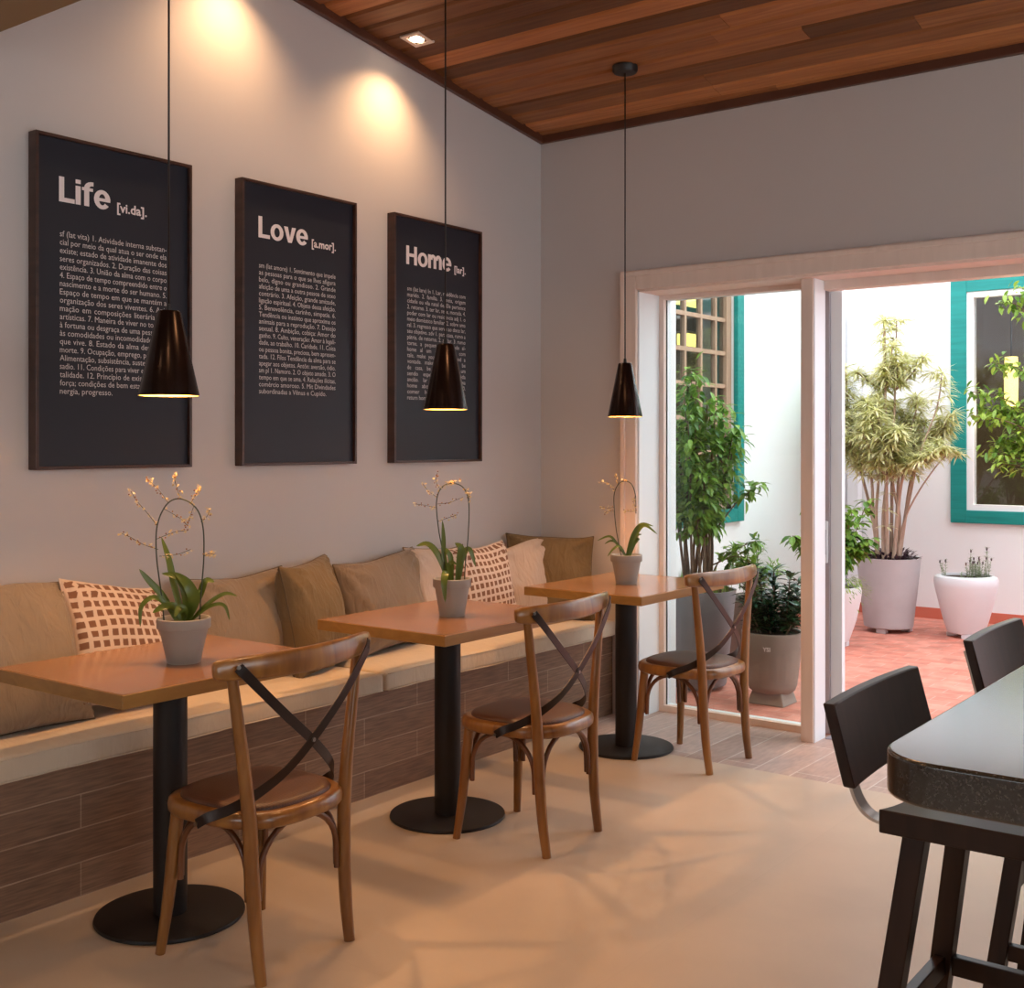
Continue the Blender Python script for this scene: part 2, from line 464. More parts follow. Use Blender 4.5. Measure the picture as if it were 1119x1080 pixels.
M['letter'] = mat_plain('pale_letter_ink', (0.78, 0.68, 0.68), 0.7)
M['letter_small'] = mat_plain('pale_small_print', (0.60, 0.53, 0.52), 0.7)
M['pillow_taupe'] = mat_fabric('taupe_linen', (0.245, 0.180, 0.128))
M['pillow_olive'] = mat_fabric('olive_brown_linen', (0.165, 0.110, 0.056))
M['pillow_beige'] = mat_fabric('beige_linen', (0.265, 0.200, 0.145))
M['pillow_light'] = mat_fabric('pale_linen', (0.47, 0.37, 0.315))
M['pillow_mushroom'] = mat_fabric('mushroom_linen', (0.225, 0.165, 0.122))
M['piping'] = mat_fabric('dark_seam', (0.12, 0.08, 0.045))
M['checks'] = mat_checks('brown_squares_print', (0.60, 0.47, 0.395), (0.20, 0.10, 0.065))
M['planter_grey'] = mat_plain('slate_grey_planter', (0.235, 0.235, 0.26), 0.6, bump=0.1, bscale=30, var=0.06)
M['planter_stone'] = mat_plain('weathered_stone_pot', (0.30, 0.235, 0.20), 0.8, bump=0.4, bscale=40, var=0.2, vscale=5)
M['planter_pale'] = mat_plain('pale_mauve_cement_pot', (0.455, 0.43, 0.44), 0.7, bump=0.25, bscale=25, var=0.1, vscale=7)
M['planter_white'] = mat_plain('white_glazed_pot', (0.72, 0.72, 0.75), 0.35, var=0.05, vscale=6)
M['bark'] = mat_plain('tan_bark', (0.46, 0.32, 0.24), 0.85, bump=0.5, bscale=60, var=0.2, vscale=20)
M['twig'] = mat_plain('brown_twig', (0.17, 0.10, 0.065), 0.8)
M['leaf_green'] = mat_leaf('mid_green_leaves', (0.04, 0.14, 0.015), (0.32, 0.52, 0.08), 0.35, 0.35)
M['leaf_fern'] = mat_leaf('fresh_green_leaves', (0.08, 0.20, 0.03), (0.26, 0.44, 0.08), 0.5, 0.3)
M['leaf_dark'] = mat_leaf('dark_glossy_leaves', (0.012, 0.040, 0.022), (0.05, 0.115, 0.05), 0.25, 0.1)
M['leaf_cream'] = mat_leaf('cream_variegated_leaves', (0.50, 0.50, 0.15), (0.94, 0.92, 0.62), 0.45, 0.45)
M['leaf_purple'] = mat_leaf('purple_leaves', (0.035, 0.015, 0.030), (0.10, 0.045, 0.06), 0.4, 0.1)
M['leaf_lime'] = mat_leaf('lime_leaves', (0.08, 0.20, 0.02), (0.44, 0.58, 0.09), 0.4, 0.35)
M['leaf_lavender'] = mat_leaf('grey_green_leaves', (0.20, 0.28, 0.15), (0.38, 0.44, 0.30), 0.6, 0.2)
M['lamp_glow'] = mat_emit('warm_lit_strip', (1.0, 0.74, 0.20), 1.5)

def mat_granite():
    m, nt, b = new_mat('black_granite')
    tc = N(nt, 'ShaderNodeTexCoord')
    vo = N(nt, 'ShaderNodeTexVoronoi'); vo.inputs['Scale'].default_value = 700
    nt.links.new(tc.outputs['Object'], vo.inputs['Vector'])
    rp = N(nt, 'ShaderNodeValToRGB')
    e = rp.color_ramp.elements
    e[0].position = 0.0; e[0].color = (0.010, 0.008, 0.008, 1)
    e[1].position = 1.0; e[1].color = (0.085, 0.07, 0.062, 1)
    k = e.new(0.80); k.color = (0.014, 0.011, 0.011, 1)
    sp = N(nt, 'ShaderNodeSeparateColor'); nt.links.new(vo.outputs['Color'], sp.inputs[0])
    nt.links.new(sp.outputs[0], rp.inputs['Fac'])
    nt.links.new(rp.outputs['Color'], b.inputs['Base Color'])
    b.inputs['Roughness'].default_value = 0.20
    b.inputs['Specular IOR Level'].default_value = 1.0
    b.inputs['Coat Weight'].default_value = 0.4
    b.inputs['Coat Roughness'].default_value = 0.12
    b.inputs['Coat IOR'].default_value = 1.7
    return m
M['granite'] = mat_granite()

def text_mesh(s, size, bold=0.0, width=None, justify=False, shear=0.0):
    cu = bpy.data.curves.new('txt', 'FONT'); cu.body = s; cu.size = size; cu.offset = bold; cu.resolution_u = 2; cu.shear = shear
    o = bpy.data.objects.new('txt', cu); col.objects.link(o)
    def measure():
        bpy.context.view_layer.update()
        return o.dimensions.x
    w = measure(); sx = 1.0
    if width:
        if justify and w < width and ' ' in s:
            cu.space_word = 1.5; w2 = measure(); k = (w2 - w) / .5
            cu.space_word = min(4, 1 + (width - w) / max(k, 1e-6)); w = measure()
        sx = width / w
    dg = bpy.context.evaluated_depsgraph_get(); dg.update()
    me = bpy.data.meshes.new_from_object(o.evaluated_get(dg))
    vs = [(v.co.x * sx, v.co.y, 0) for v in me.vertices]; fs = [tuple(p.vertices) for p in me.polygons]
    x0 = min((v[0] for v in vs), default=0)
    vs = [(v[0] - x0, v[1], 0) for v in vs]
    bpy.data.objects.remove(o); bpy.data.curves.remove(cu); bpy.data.meshes.remove(me)
    return vs, fs


# ------------------------------------------------------------------ the room
def CZ(y): return 3.031 - 0.137 * y      # height of the sloping ceiling
def struct(o): o['kind'] = 'structure'; return o
XR = 6.6; YB = -8.0
# floor: beige part and the wood-look strip by the door
m = MB(); m.box((-0.0, YB, -0.12), (XR, -0.52, 0)); struct(m.build('floor', M['floor']))
m = MB(); m.box((0.0, -0.52, -0.12), (XR, 0.25, 0)); struct(m.build('floor', M['floor_wood']))
# left wall
m = MB(); m.hexa([(-.2,YB,0),(0,YB,0),(0,0,0),(-.2,0,0)],[(-.2,YB,CZ(YB)+.03),(0,YB,CZ(YB)+.03),(0,0,CZ(0)+.03),(-.2,0,CZ(0)+.03)]); struct(m.build('wall_left', M['wall']))
# far wall with the wide door opening x .60..3.35, z 0..2.17
DX0, DX1, DZ = 0.60, 3.35, 2.170
m = MB(); m.box((-0.2, 0, 0), (DX0, .25, 3.08)); m.box((DX0, 0, DZ), (DX1, .25, 3.08)); m.box((DX1, 0, 0), (XR + .2, .25, 3.08))
struct(m.build('wall_far', M['wall']))
# right and back walls, each with an added window opening for daylight
m = MB(); m.box((XR, YB, 0), (XR+.2, -5.6, 4.3)); m.box((XR, -5.6, 0), (XR+.2, -1.0, .3)); m.box((XR, -5.6, 2.75), (XR+.2, -1.0, 4.3)); m.box((XR, -1.0, 0), (XR+.2, 0, 4.3))
struct(m.build('wall_right', M['wall']))
m = MB(); m.box((-.2, YB-.2, 0), (1.2, YB, 4.3)); m.box((2.7, YB-.2, 0), (XR+.2, YB, 4.3)); m.box((1.2, YB-.2, 0), (2.7, YB, .9)); m.box((1.2, YB-.2, 2.5), (2.7, YB, 4.3))
struct(m.build('wall_back', M['wall']))
m = MB()
for x0 in (1.2, 1.92, 2.64): m.box((x0, YB-.12, .9), (x0+.06, YB-.04, 2.5))
for z0 in (.9, 2.44): m.box((1.2, YB-.115, z0), (2.7, YB-.045, z0+.06))
w4 = struct(m.build('added_window_4', M['frame_white']))  # unseen window added behind the camera, its daylight lifts the far wall
m = MB(); m.box((1.2, YB-.081, .9), (2.7, YB-.075, 2.5)); m.build('pane', M['glass'], w4)
# unseen window added in the right wall to bring in cool daylight
m = MB()
for y0, y1 in ((-5.6,-5.54),(-4.05,-3.99),(-2.55,-2.49),(-1.06,-1.0)): m.box((XR+.04, y0, .3), (XR+.12, y1, 2.75))
for z0, z1 in ((.3,.36),(2.69,2.75)): m.box((XR+.045, -5.6, z0), (XR+.115, -1.0, z1))
w3 = struct(m.build('added_window_3', M['frame_white']))
m = MB(); m.box((XR+.075, -5.6, .3), (XR+.081, -1.0, 2.75)); m.build('pane', M['glass'], w3)

# sloping ceiling of narrow boards running along x
rng = random.Random(5)
m = MB()
y = 0.05; PW = 0.120; th = math.atan(0.137)
while y > -3.3:
    y1 = y - PW
    x = -0.05 - rng.random() * 2.2
    while x < XR + .1:
        L = rng.choice([1.6, 2.2, 2.8, 3.2]); x1 = min(x + L, XR + .15)
        xa = max(x, -.05)
        if x1 > xa:
            a, b = y - .0055, y1 + .0055
            z0a, z0b = CZ(a), CZ(b)
            dz = rng.random() * 0.0015
            g = 0.012
            vs = [(xa+.001,a,z0a+g),(xa+.001,a-g,z0a+dz),(xa+.001,b+g,z0b+dz),(xa+.001,b,z0b+g),(xa+.001,b,z0b+.03),(xa+.001,a,z0a+.03)]
            vs += [(x1-.001, p[1], p[2]) for p in vs]
            m.add(vs, [(5,4,3,2,1,0),(6,7,8,9,10,11)] + [(k,(k+1)%6,6+(k+1)%6,6+k) for k in range(6)])
        x = x1 + .0
    y = y1
struct(m.build('ceiling', M['ceil_wood']))
m = MB(); m.add([(-.2,.25,CZ(.25)+.032),(XR+.2,.25,CZ(.25)+.032),(XR+.2,YB-.2,CZ(YB)+.032),(-.2,YB-.2,CZ(YB)+.032),
                 (-.2,.25,CZ(.25)+.15),(XR+.2,.25,CZ(.25)+.15),(XR+.2,YB-.2,CZ(YB)+.15),(-.2,YB-.2,CZ(YB)+.15)],
                [(0,3,2,1),(4,5,6,7),(0,1,5,4),(1,2,6,5),(2,3,7,6),(3,0,4,7)])
struct(m.build('ceiling', M['ceil_trim']))
# lower ceiling over the camera
SY, SZ = -3.20, 2.661
m = MB(); m.box((0, YB, SZ), (XR, SY, CZ(SY) + .02)); struct(m.build('ceiling', M['soffit']))
# dark mouldings where ceiling meets walls
m = MB()
m.hexa([(0,.0,CZ(0)-.035),(.028,.0,CZ(0)-.035),(.028,SY,CZ(SY)-.035),(0,SY,CZ(SY)-.035)],[(0,.0,CZ(0)+.012),(.028,.0,CZ(0)+.012),(.028,SY,CZ(SY)+.012),(0,SY,CZ(SY)+.012)])
struct(m.build('trim_1', M['ceil_trim'], bevel=.004))
m = MB(); m.box((0.028, -.028, CZ(0)-.035), (XR, 0, CZ(0)+.012)); struct(m.build('trim_2', M['ceil_trim'], bevel=.004))

# ------------------------------------------------------------------ sliding door to the courtyard
d1 = struct(empty('door_1', (0, 0, 0)))
def part(name, mat, parent, *boxes, bevel=0.0, smooth=False):
    mm = MB()
    for a, b in boxes: mm.box(a, b)
    return mm.build(name, mat, parent, bevel=bevel, smooth=smooth)
part('casing', M['trim_wood'], d1, ((.512,-.022,0),(.604,.0,2.267)), ((.604,-.022,2.167),(DX1+.0,.0,2.267)), ((DX1,-.022,0),(DX1+.1,0,2.267)), bevel=.004)
part('casing_step', M['trim_wood'], d1, ((.518,-.034,0),(.545,-.022,2.261)), ((.545,-.034,2.236),(DX1+.05,-.022,2.261)), bevel=.004)
part('jamb', M['frame_white'], d1, ((DX0,.0,0),(DX0+.012,.25,DZ)), ((DX1-.012,0,0),(DX1,.25,DZ)))
part('head_jamb', M['trim_wood'], d1, ((DX0,.0,DZ-.012),(DX1,.25,DZ)))
part('post', M['trim_wood'], d1, ((1.455,.05,0),(1.515,.17,DZ-.012)), bevel=.003)
part('post_cladding', M['frame_white'], d1, ((1.515,.06,0),(1.520,.185,DZ-.012)))
# fixed left pane frame
part('fixed_frame', M['trim_wood'], d1, ((.612,.20,0),(.640,.235,DZ-.012)), ((.64,.2,0),(1.455,.235,.032)), ((.64,.2,2.135),(1.455,.235,DZ-.012)), ((1.44,.2,.03),(1.455,.235,2.14)))
gp = part('glass_pane', M['glass'], d1, ((.640,.216,.03),(1.44,.221,2.14)))
part('gasket', M['black_metal'], d1, ((.640,.226,.032),(.643,.234,2.135)))
part('head_track', M['trim_wood'], d1, ((1.515,.17,2.115),(DX1,.25,2.158)), ((.64,.236,2.138),(1.5,.25,2.158)))
part('floor_track', M['frame_grey'], d1, ((1.53,.16,0),(DX1-.012,.25,.006)))
# the sliding leaf, pushed behind the fixed pane
d2 = struct(empty('door_2', (0, 0, 0)))
part('leaf_frame', M['frame_white'], d2, ((.604,.262,.004),(.626,.30,2.156)), ((1.515,.262,.004),(1.572,.30,2.156)), ((.626,.262,.004),(1.515,.30,.026)), ((.626,.262,2.138),(1.515,.30,2.156)), bevel=.002)
part('edge_channel', M['frame_grey'], d2, ((1.478,.245,.004),(1.515,.29,2.13)))
part('leaf_glass', M['glass'], d2, ((.626,.279,.026),(1.515,.284,2.138)))
part('door_handle', M['frame_white'], d2, ((1.490,.232,.82),(1.510,.250,1.02)), bevel=.004)
part('door_handle_recess', M['frame_grey'], d2, ((1.495,.229,.86),(1.505,.233,.98)))

# ------------------------------------------------------------------ courtyard
CY = 4.33
m = MB(); m.box((-.3, .25, -.12), (6.8, CY, -.0)); struct(m.build('courtyard_floor', M['terracotta']))
# left courtyard wall with a window hole y 1.0..2.30, z .93..2.75
W1 = (.95, 2.30, .93, 2.80)
m = MB(); m.box((-.25,.25,0),(0,W1[0],3.7)); m.box((-.25,W1[1],0),(0,CY,3.7)); m.box((-.25,W1[0],0),(0,W1[1],W1[2])); m.box((-.25,W1[0],W1[3]),(0,W1[1],3.7))
struct(m.build('wall_courtyard_left', M['white_wall']))
W2 = (.99, 2.45, .87, 2.57)
m = MB(); m.box((-.25,CY,0),(W2[0],CY+.25,3.7)); m.box((W2[1],CY,0),(6.8,CY+.25,3.7)); m.box((W2[0],CY,0),(W2[1],CY+.25,W2[2])); m.box((W2[0],CY,W2[3]),(W2[1],CY+.25,3.7))
struct(m.build('wall_courtyard_back', M['white_wall']))
m = MB(); m.box((0,.25,2.42),(6.8,.31,3.7)); m.box((0,.25,0),(.6,.40,2.42)); struct(m.build('wall_courtyard_near', M['white_wall']))
m = MB(); m.box((6.8,.25,0),(7.0,CY+.25,3.7)); struct(m.build('wall_courtyard_right', M['white_wall']))
m = MB(); m.box((0,.3,0),(.012,CY-.012,.085)); struct(m.build('baseboard_left', M['terra_base']))
m = MB(); m.box((0,CY-.012,0),(6.8,CY,.085)); struct(m.build('baseboard_back', M['terra_base']))
# window_1 : wooden lattice in a teal surround
w1 = struct(empty('window_1', (0, 0, 0)))
a, b, c, d = W1
part('teal_surround', M['teal'], w1, ((0,b-.01,c-.08),(.035,b+.09,d+.1)), ((0,a-.1,c-.08),(.035,a,d+.1)), ((0,a,c-.08),(.0349,b-.01,c+.01)), ((0,a,d),(.0349,b-.01,d+.1)), bevel=.004)
part('sash', M['oak'], w1, ((-.08,b-.075,c),(-.02,b,d)), ((-.08,a,c),(-.02,a+.06,d)), ((-.08,a,c),(-.02,b,c+.06)), ((-.08,a,d-.06),(-.02,b,d)))
mb = []
for yy in (1.22, 1.44, 1.66, 1.88, 2.09): mb.append(((-.065,yy-.013,c+.06),(-.03,yy+.013,d-.06)))
for zz in (1.10, 1.33, 1.56, 1.785, 2.01, 2.24, 2.47): mb.append(((-.0645,a+.06,zz-.014),(-.0305,b-.075,zz+.014)))
part('muntin_lattice', M['oak'], w1, *mb)
part('pane', M['glass_win'], w1, ((-.050,a+.06,c+.06),(-.046,b-.075,d-.06)))
# window_2 : white sash in a teal surround
w2 = struct(empty('window_2', (0, 0, 0)))
a, b, c, d = W2
part('teal_surround', M['teal'], w2, ((a-.12,CY-.03,c-.1),(a,CY,d+.1)), ((b,CY-.03,c-.1),(b+.12,CY,d+.1)), ((a,CY-.0299,c-.1),(b,CY,c)), ((a,CY-.0299,d),(b,CY,d+.1)), bevel=.004)
part('sash', M['sash_white'], w2, ((a,CY-.015,c),(a+.05,CY+.06,d)), ((b-.05,CY-.015,c),(b,CY+.06,d)), ((a+.05,CY-.015,c),(b-.05,CY+.06,c+.045)), ((a+.05,CY-.015,d-.045),(b-.05,CY+.06,d)))
part('mullion', M['sash_white'], w2, ((1.70,CY-.01,c+.045),(1.74,CY+.05,d-.045)))
part('pane', M['glass_win'], w2, ((a+.05,CY+.02,c+.045),(b-.05,CY+.025,d-.045)))
# rooms behind the two windows
def room(x0, y0, z0, x1, y1, z1, openface):
    mm = MB(); t = .05
    F = {'x0': ((x0-t,y0,z0),(x0,y1,z1)), 'x1': ((x1,y0,z0),(x1+t,y1,z1)), 'y0': ((x0,y0-t,z0),(x1,y0,z1)), 'y1': ((x0,y1,z0),(x1,y1+t,z1)),
         'z0': ((x0,y0,z0-t),(x1,y1,z0)), 'z1': ((x0,y0,z1),(x1,y1,z1+t))}
    for k, (p, q) in F.items():
        if k != openface: mm.box(p, q)
    return mm
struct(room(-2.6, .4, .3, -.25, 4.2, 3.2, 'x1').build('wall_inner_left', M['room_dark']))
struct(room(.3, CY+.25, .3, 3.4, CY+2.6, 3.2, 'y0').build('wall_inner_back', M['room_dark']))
# downpipe in the courtyard corner
o = part('downpipe', M['frame_white'], None, ((.06,CY-.10,.085),(.155,CY-.012,2.55)), bevel=.01)
tag(o, 'pale grey square downpipe in the courtyard corner behind the cream-leaved plant', 'pipe')

# glowing fixtures seen through the courtyard windows
for (x, yy, z, lab) in ((-.75, 3.20, 2.47, 'upper warm yellow light strip behind the lattice window'), (-1.0, 3.68, 2.20, 'lower warm yellow light strip behind the lattice window')):
    t = empty('strip_light', (x, yy, z), 0, lab, 'light', 'yellow light strips behind the lattice window')
    part('diffuser', M['lamp_glow'], t, ((-.05,-.30,0),(.05,.22,.09)))
    part('housing', M['frame_grey'], t, ((-.055,-.31,.09),(.055,.23,.11)))
    part('hanging_rod', M['frame_grey'], t, ((-.005,-.005,.10),(.005,.005,3.2-z)))
t = empty('pendant_lamp', (1.14, CY+.7, 1.70), 0, 'tall yellow glowing lamp inside the room behind the white sash window', 'lamp')
mm = MB(); mm.lathe([(.0,0),(.05,.0),(.055,.18),(.05,.40),(.0,.40)], 20); mm.build('lamp_shade', M['lamp_glow'], t, smooth=40)
mm = MB(); mm.tube([(0,0,.4),(0,0,3.2-1.70)], .006, 8); mm.build('cord', M['cord'], t)
l = bpy.data.lights.new('bulb_light', 'POINT'); l.energy = 14; l.color = (1, .75, .45); l.shadow_soft_size = .06; l = bpy.data.objects.new('bulb_light', l); col.objects.link(l); l.parent = t; l.location = (0, 0, -.08)

# ------------------------------------------------------------------ bench with seat cushions
BX = .455
t = empty('banquette_bench', (0, 0, 0), 0, 'long built-in bench along the poster wall, clad in brown wood-look tiles', 'bench')
m = MB(); m.box((0.003, -5.25, 0), (BX, -.003, .4115)); m.build('tiled_base', M['bench_tile'], t)
def rounded_box(a, b, r, n=4, puff=0.0, div=1, seed=0, wr=0.0):
    """cushion: box with subdivided faces, rounded and slightly puffed"""
    bm = bmesh.new()
    bmesh.ops.create_cube(bm, size=1)
    sx, sy, sz = b[0]-a[0], b[1]-a[1], b[2]-a[2]
    for v in bm.verts: v.co = Vector((v.co.x*sx, v.co.y*sy, v.co.z*sz))
    bmesh.ops.bevel(bm, geom=bm.edges[:], offset=r, segments=n, affect='EDGES', profile=.5)
    # slice along y and x for puff
    for k in range(1, 34):
        yy = -sy/2 + sy*k/34
        bmesh.ops.bisect_plane(bm, geom=bm.verts[:]+bm.edges[:]+bm.faces[:], plane_co=(0,yy,0), plane_no=(0,1,0))
    for k in range(1, 10):
        xx = -sx/2 + sx*k/10
        bmesh.ops.bisect_plane(bm, geom=bm.verts[:]+bm.edges[:]+bm.faces[:], plane_co=(xx,0,0), plane_no=(1,0,0))
    c = Vector(((a[0]+b[0])/2, (a[1]+b[1])/2, (a[2]+b[2])/2))
    for v in bm.verts:
        u = v.co.x/(sx/2); w = v.co.y/(sy/2)
        if v.co.z > 0:
            v.co.z += puff * (1-u*u) * (1-abs(w)**6) + wr * noise.noise(Vector((v.co.x*5+seed, v.co.y*3, seed))) * (1-u**4)
            v.co.z += -.006 * math.exp(-((abs(w)-1)*sy/2/.03)**2)
        if v.co.x > sx*.4:
            v.co.x += wr * .6 * noise.noise(Vector((seed, v.co.y*14, v.co.z*20)))
        v.co += c
    me = bpy.data.meshes.new('cushion'); bm.to_mesh(me); bm.free()
    me.polygons.foreach_set('use_smooth', [True]*len(me.polygons))
    return me
def seat_cushion(y0, y1, seed, label):
    t = empty('seat_cushion', ((.02+.492)/2, (y0+y1)/2, .412), 0, label, 'seat cushion', 'cream seat cushions laid along the tiled bench')
    hx, hy = (.50-.02)/2, (y1-y0)/2
    me = rounded_box((-hx,-hy+.003,0), (hx,hy-.003,.076), .014, 4, .008, seed=seed, wr=.007)
    o = bpy.data.objects.new('cushion', me); me.materials.append(M['cushion']); col.objects.link(o); o.parent = t
    # piping seams around the front
    mm = MB()
    for z in (.072, .006):
        pts = [(hx+.0005 + .004*noise.noise(Vector((seed, yy*14, (z-.038)*20))), yy, z-.002 + .002*math.sin(yy*9)) for yy in [(-hy+.012) + (2*hy-.024)*k/40 for k in range(41)]]
        mm.tube(pts, .0022, 6)
    mm.build('piping', M['cushion'], t, smooth=True)
    return t
seat_cushion(-5.24, -3.497, 3.3, 'cream seat cushion on the tiled bench, nearest the camera, left of the first table')
seat_cushion(-3.493, -1.748, 7.1, 'cream seat cushion on the tiled bench behind the nearest table')
seat_cushion(-1.742, -.004, 11.9, 'cream seat cushion on the tiled bench running to the far corner by the door')

# ------------------------------------------------------------------ throw pillows
def pillow(label, loc, w, h, t, rz, tilt, roll, mat, seed, group='throw pillows lined up on the bench', pipe=None, wr=.022):
    root = empty('throw_pillow', (loc[0], loc[1], loc[2]-.012), 0, label, 'pillow', group)
    root.rotation_euler = Euler((R(roll), R(-tilt), R(rz)), 'XYZ')
    n = 26; mm = MB(); uv = []
    def P(i, j, side):
        u = -1 + 2*i/n; v = -1 + 2*j/n
        uu = math.sin(u*PI/2); vv = math.sin(v*PI/2)
        x = w/2*uu*(1-.075*(1-vv*vv)*abs(uu)); z = h/2*vv*(1-(.075+.03*math.sin(seed*3))*(1-uu*uu)*abs(vv)) + .010*math.sin(uu*2.2+seed)*(vv > 0)*vv
        # slumped, heavier bottom
        th = t/2 * 1.12 * ((1-uu*uu)*(1-vv*vv))**.36 * (1.0 - .20*vv)
        p = Vector((x*4+seed, z*4, side*1.7+seed))
        e = ((1-uu*uu)*(1-vv*vv))**.25
        th += wr*e*(1.1*noise.noise(p*1.6)+.9*noise.noise(Vector((x*18+z*6+seed, z*5-x*4, side)))*(abs(uu)**1.5+.3)+.55*noise.noise(Vector((x*9-seed, z*26, side+3)))*abs(uu))
        # pinches running in from corners
        r = math.hypot(abs(uu)-1, abs(vv)-1)
        th += wr*1.1*math.exp(-r*r*3)*math.sin(math.atan2(1-abs(vv), 1-abs(uu)+1e-4)*11+seed)*e
        th = max(th, 0)
        if abs(uu) > .999 or abs(vv) > .999: th = 0
        return Vector((side*th, x, z + .012*noise.noise(Vector((x*5, seed, 0)))*(1 if vv > 0 else 0)))
    for side in (1, -1):
        vs = [P(i, j, side) for j in range(n+1) for i in range(n+1)]
        fs = []
        for j in range(n):
            for i in range(n):
                q = (j*(n+1)+i, j*(n+1)+i+1, (j+1)*(n+1)+i+1, (j+1)*(n+1)+i)
                fs.append(q if side == 1 else q[::-1])
        mm.add(vs, fs)
        uv += [(w/2*math.sin((-1+2*i/n)*PI/2)+w/2, h/2*math.sin((-1+2*j/n)*PI/2)+h/2) for j in range(n+1) for i in range(n+1)]
    mm.uv = uv
    mm.build('pillow_cover', mat, root, smooth=True)
    q = MB()
    loop = [P(i, 0, 1) for i in range(n)] + [P(n, j, 1) for j in range(n)] + [P(n-i, n, 1) for i in range(n)] + [P(0, n-j, 1) for j in range(n)] + [P(0,0,1)]
    q.tube(loop, .0035, 6, cap=False)
    q.build('piping', pipe or mat, root, smooth=True)
    return root
TK = .17
pillow('large beige pillow at the left end of the bench, behind the first table', (.20,-3.17,.72), .50,.47,.20, -8,22,3, M['pillow_beige'], 1.3, pipe=M['piping'])
pillow('taupe-edged pillow whose upper corner peeks out behind the large beige one', (.115,-3.02,.715), .42,.44,.10, 0,8,-4, M['pillow_mushroom'], 8.3, pipe=M['piping'])
pillow('brown-checked cream pillow right behind the orchid of the nearest table', (.225,-2.765,.725), .42,.43,.16, 10,22,-9, M['checks'], 2.7, 'cream pillows printed with brown squares')
pillow('wide taupe pillow between the nearer checked pillow and the upright olive one', (.15,-2.18,.70), .54,.42,.18, 2,14,2, M['pillow_taupe'], 4.1, pipe=M['piping'])
pillow('olive-brown pillow turned sideways, third hump left of the middle table', (.225,-1.875,.715), .43,.44,.18, 22,12,-1, M['pillow_olive'], 5.9, pipe=M['piping'])
pillow('mushroom taupe pillow directly behind the left corner of the middle table', (.15,-1.385,.71), .54,.42,.16, 3,13,3, M['pillow_mushroom'], 6.6, pipe=M['piping'])
pillow('pale pinkish pillow half hidden behind the orchid of the middle table', (.13,-.98,.715), .42,.43,.15, 0,12,0, M['pillow_light'], 9.2, pipe=M['piping'])
pillow('brown-checked cream pillow just right of the orchid of the middle table', (.175,-.745,.705), .46,.42,.14, 0,9,3, M['checks'], 3.9, 'cream pillows printed with brown squares')
pillow('plain pale pillow between the farther checked pillow and the olive corner pillow', (.17,-.40,.70), .42,.41,.12, -10,8,2, M['pillow_light'], 12.2)
pillow('olive pillow set across the far corner of the bench', (.225,-.230,.712), .45,.45,.12, -50,9,0, M['pillow_olive'], 15.4, pipe=M['piping'])

# ------------------------------------------------------------------ tables
TABLES = [(.795,-2.985), (.848,-1.782), (.864,-.538)]
def pedestal_table():
    t = empty('pedestal_table')
    m = MB(); m.box((-.304,-.374,.712), (.304,.374,.7495)); m.build('tabletop', M['table_edge'], t, bevel=.0025)
    m = MB(); m.box((-.301,-.371,.7493), (.301,.371,.7505)); m.build('veneer', M['tabletop'], t)
    m = MB(); m.lathe([(.049,.012),(.049,.705),(.049,.706)], 36); m.build('pole', M['black_metal'], t, smooth=40)
    m = MB(); m.box((-.14,-.14,.700),(.14,.14,.712)); m.build('mounting_plate', M['black_metal'], t)
    m = MB(); m.lathe([(.0,.0),(.213,.0),(.216,.004),(.214,.011),(.203,.013),(.0,.013)], 64); m.build('base', M['black_metal'], t, smooth=30)
    return t
tl = ['square honey wood table on a black disc base, nearest the camera under the Life poster',
      'honey wood table on a black disc base, the middle one of the row',
      'honey wood table on a black disc base, the far one beside the sliding door']
t0 = pedestal_table()
for i, (x, y) in enumerate(TABLES):
    o = t0 if i == 0 else copy_tree(t0)
    o.location = (x, y, 0)
    tag(o, tl[i], 'table', 'pedestal tables along the bench')

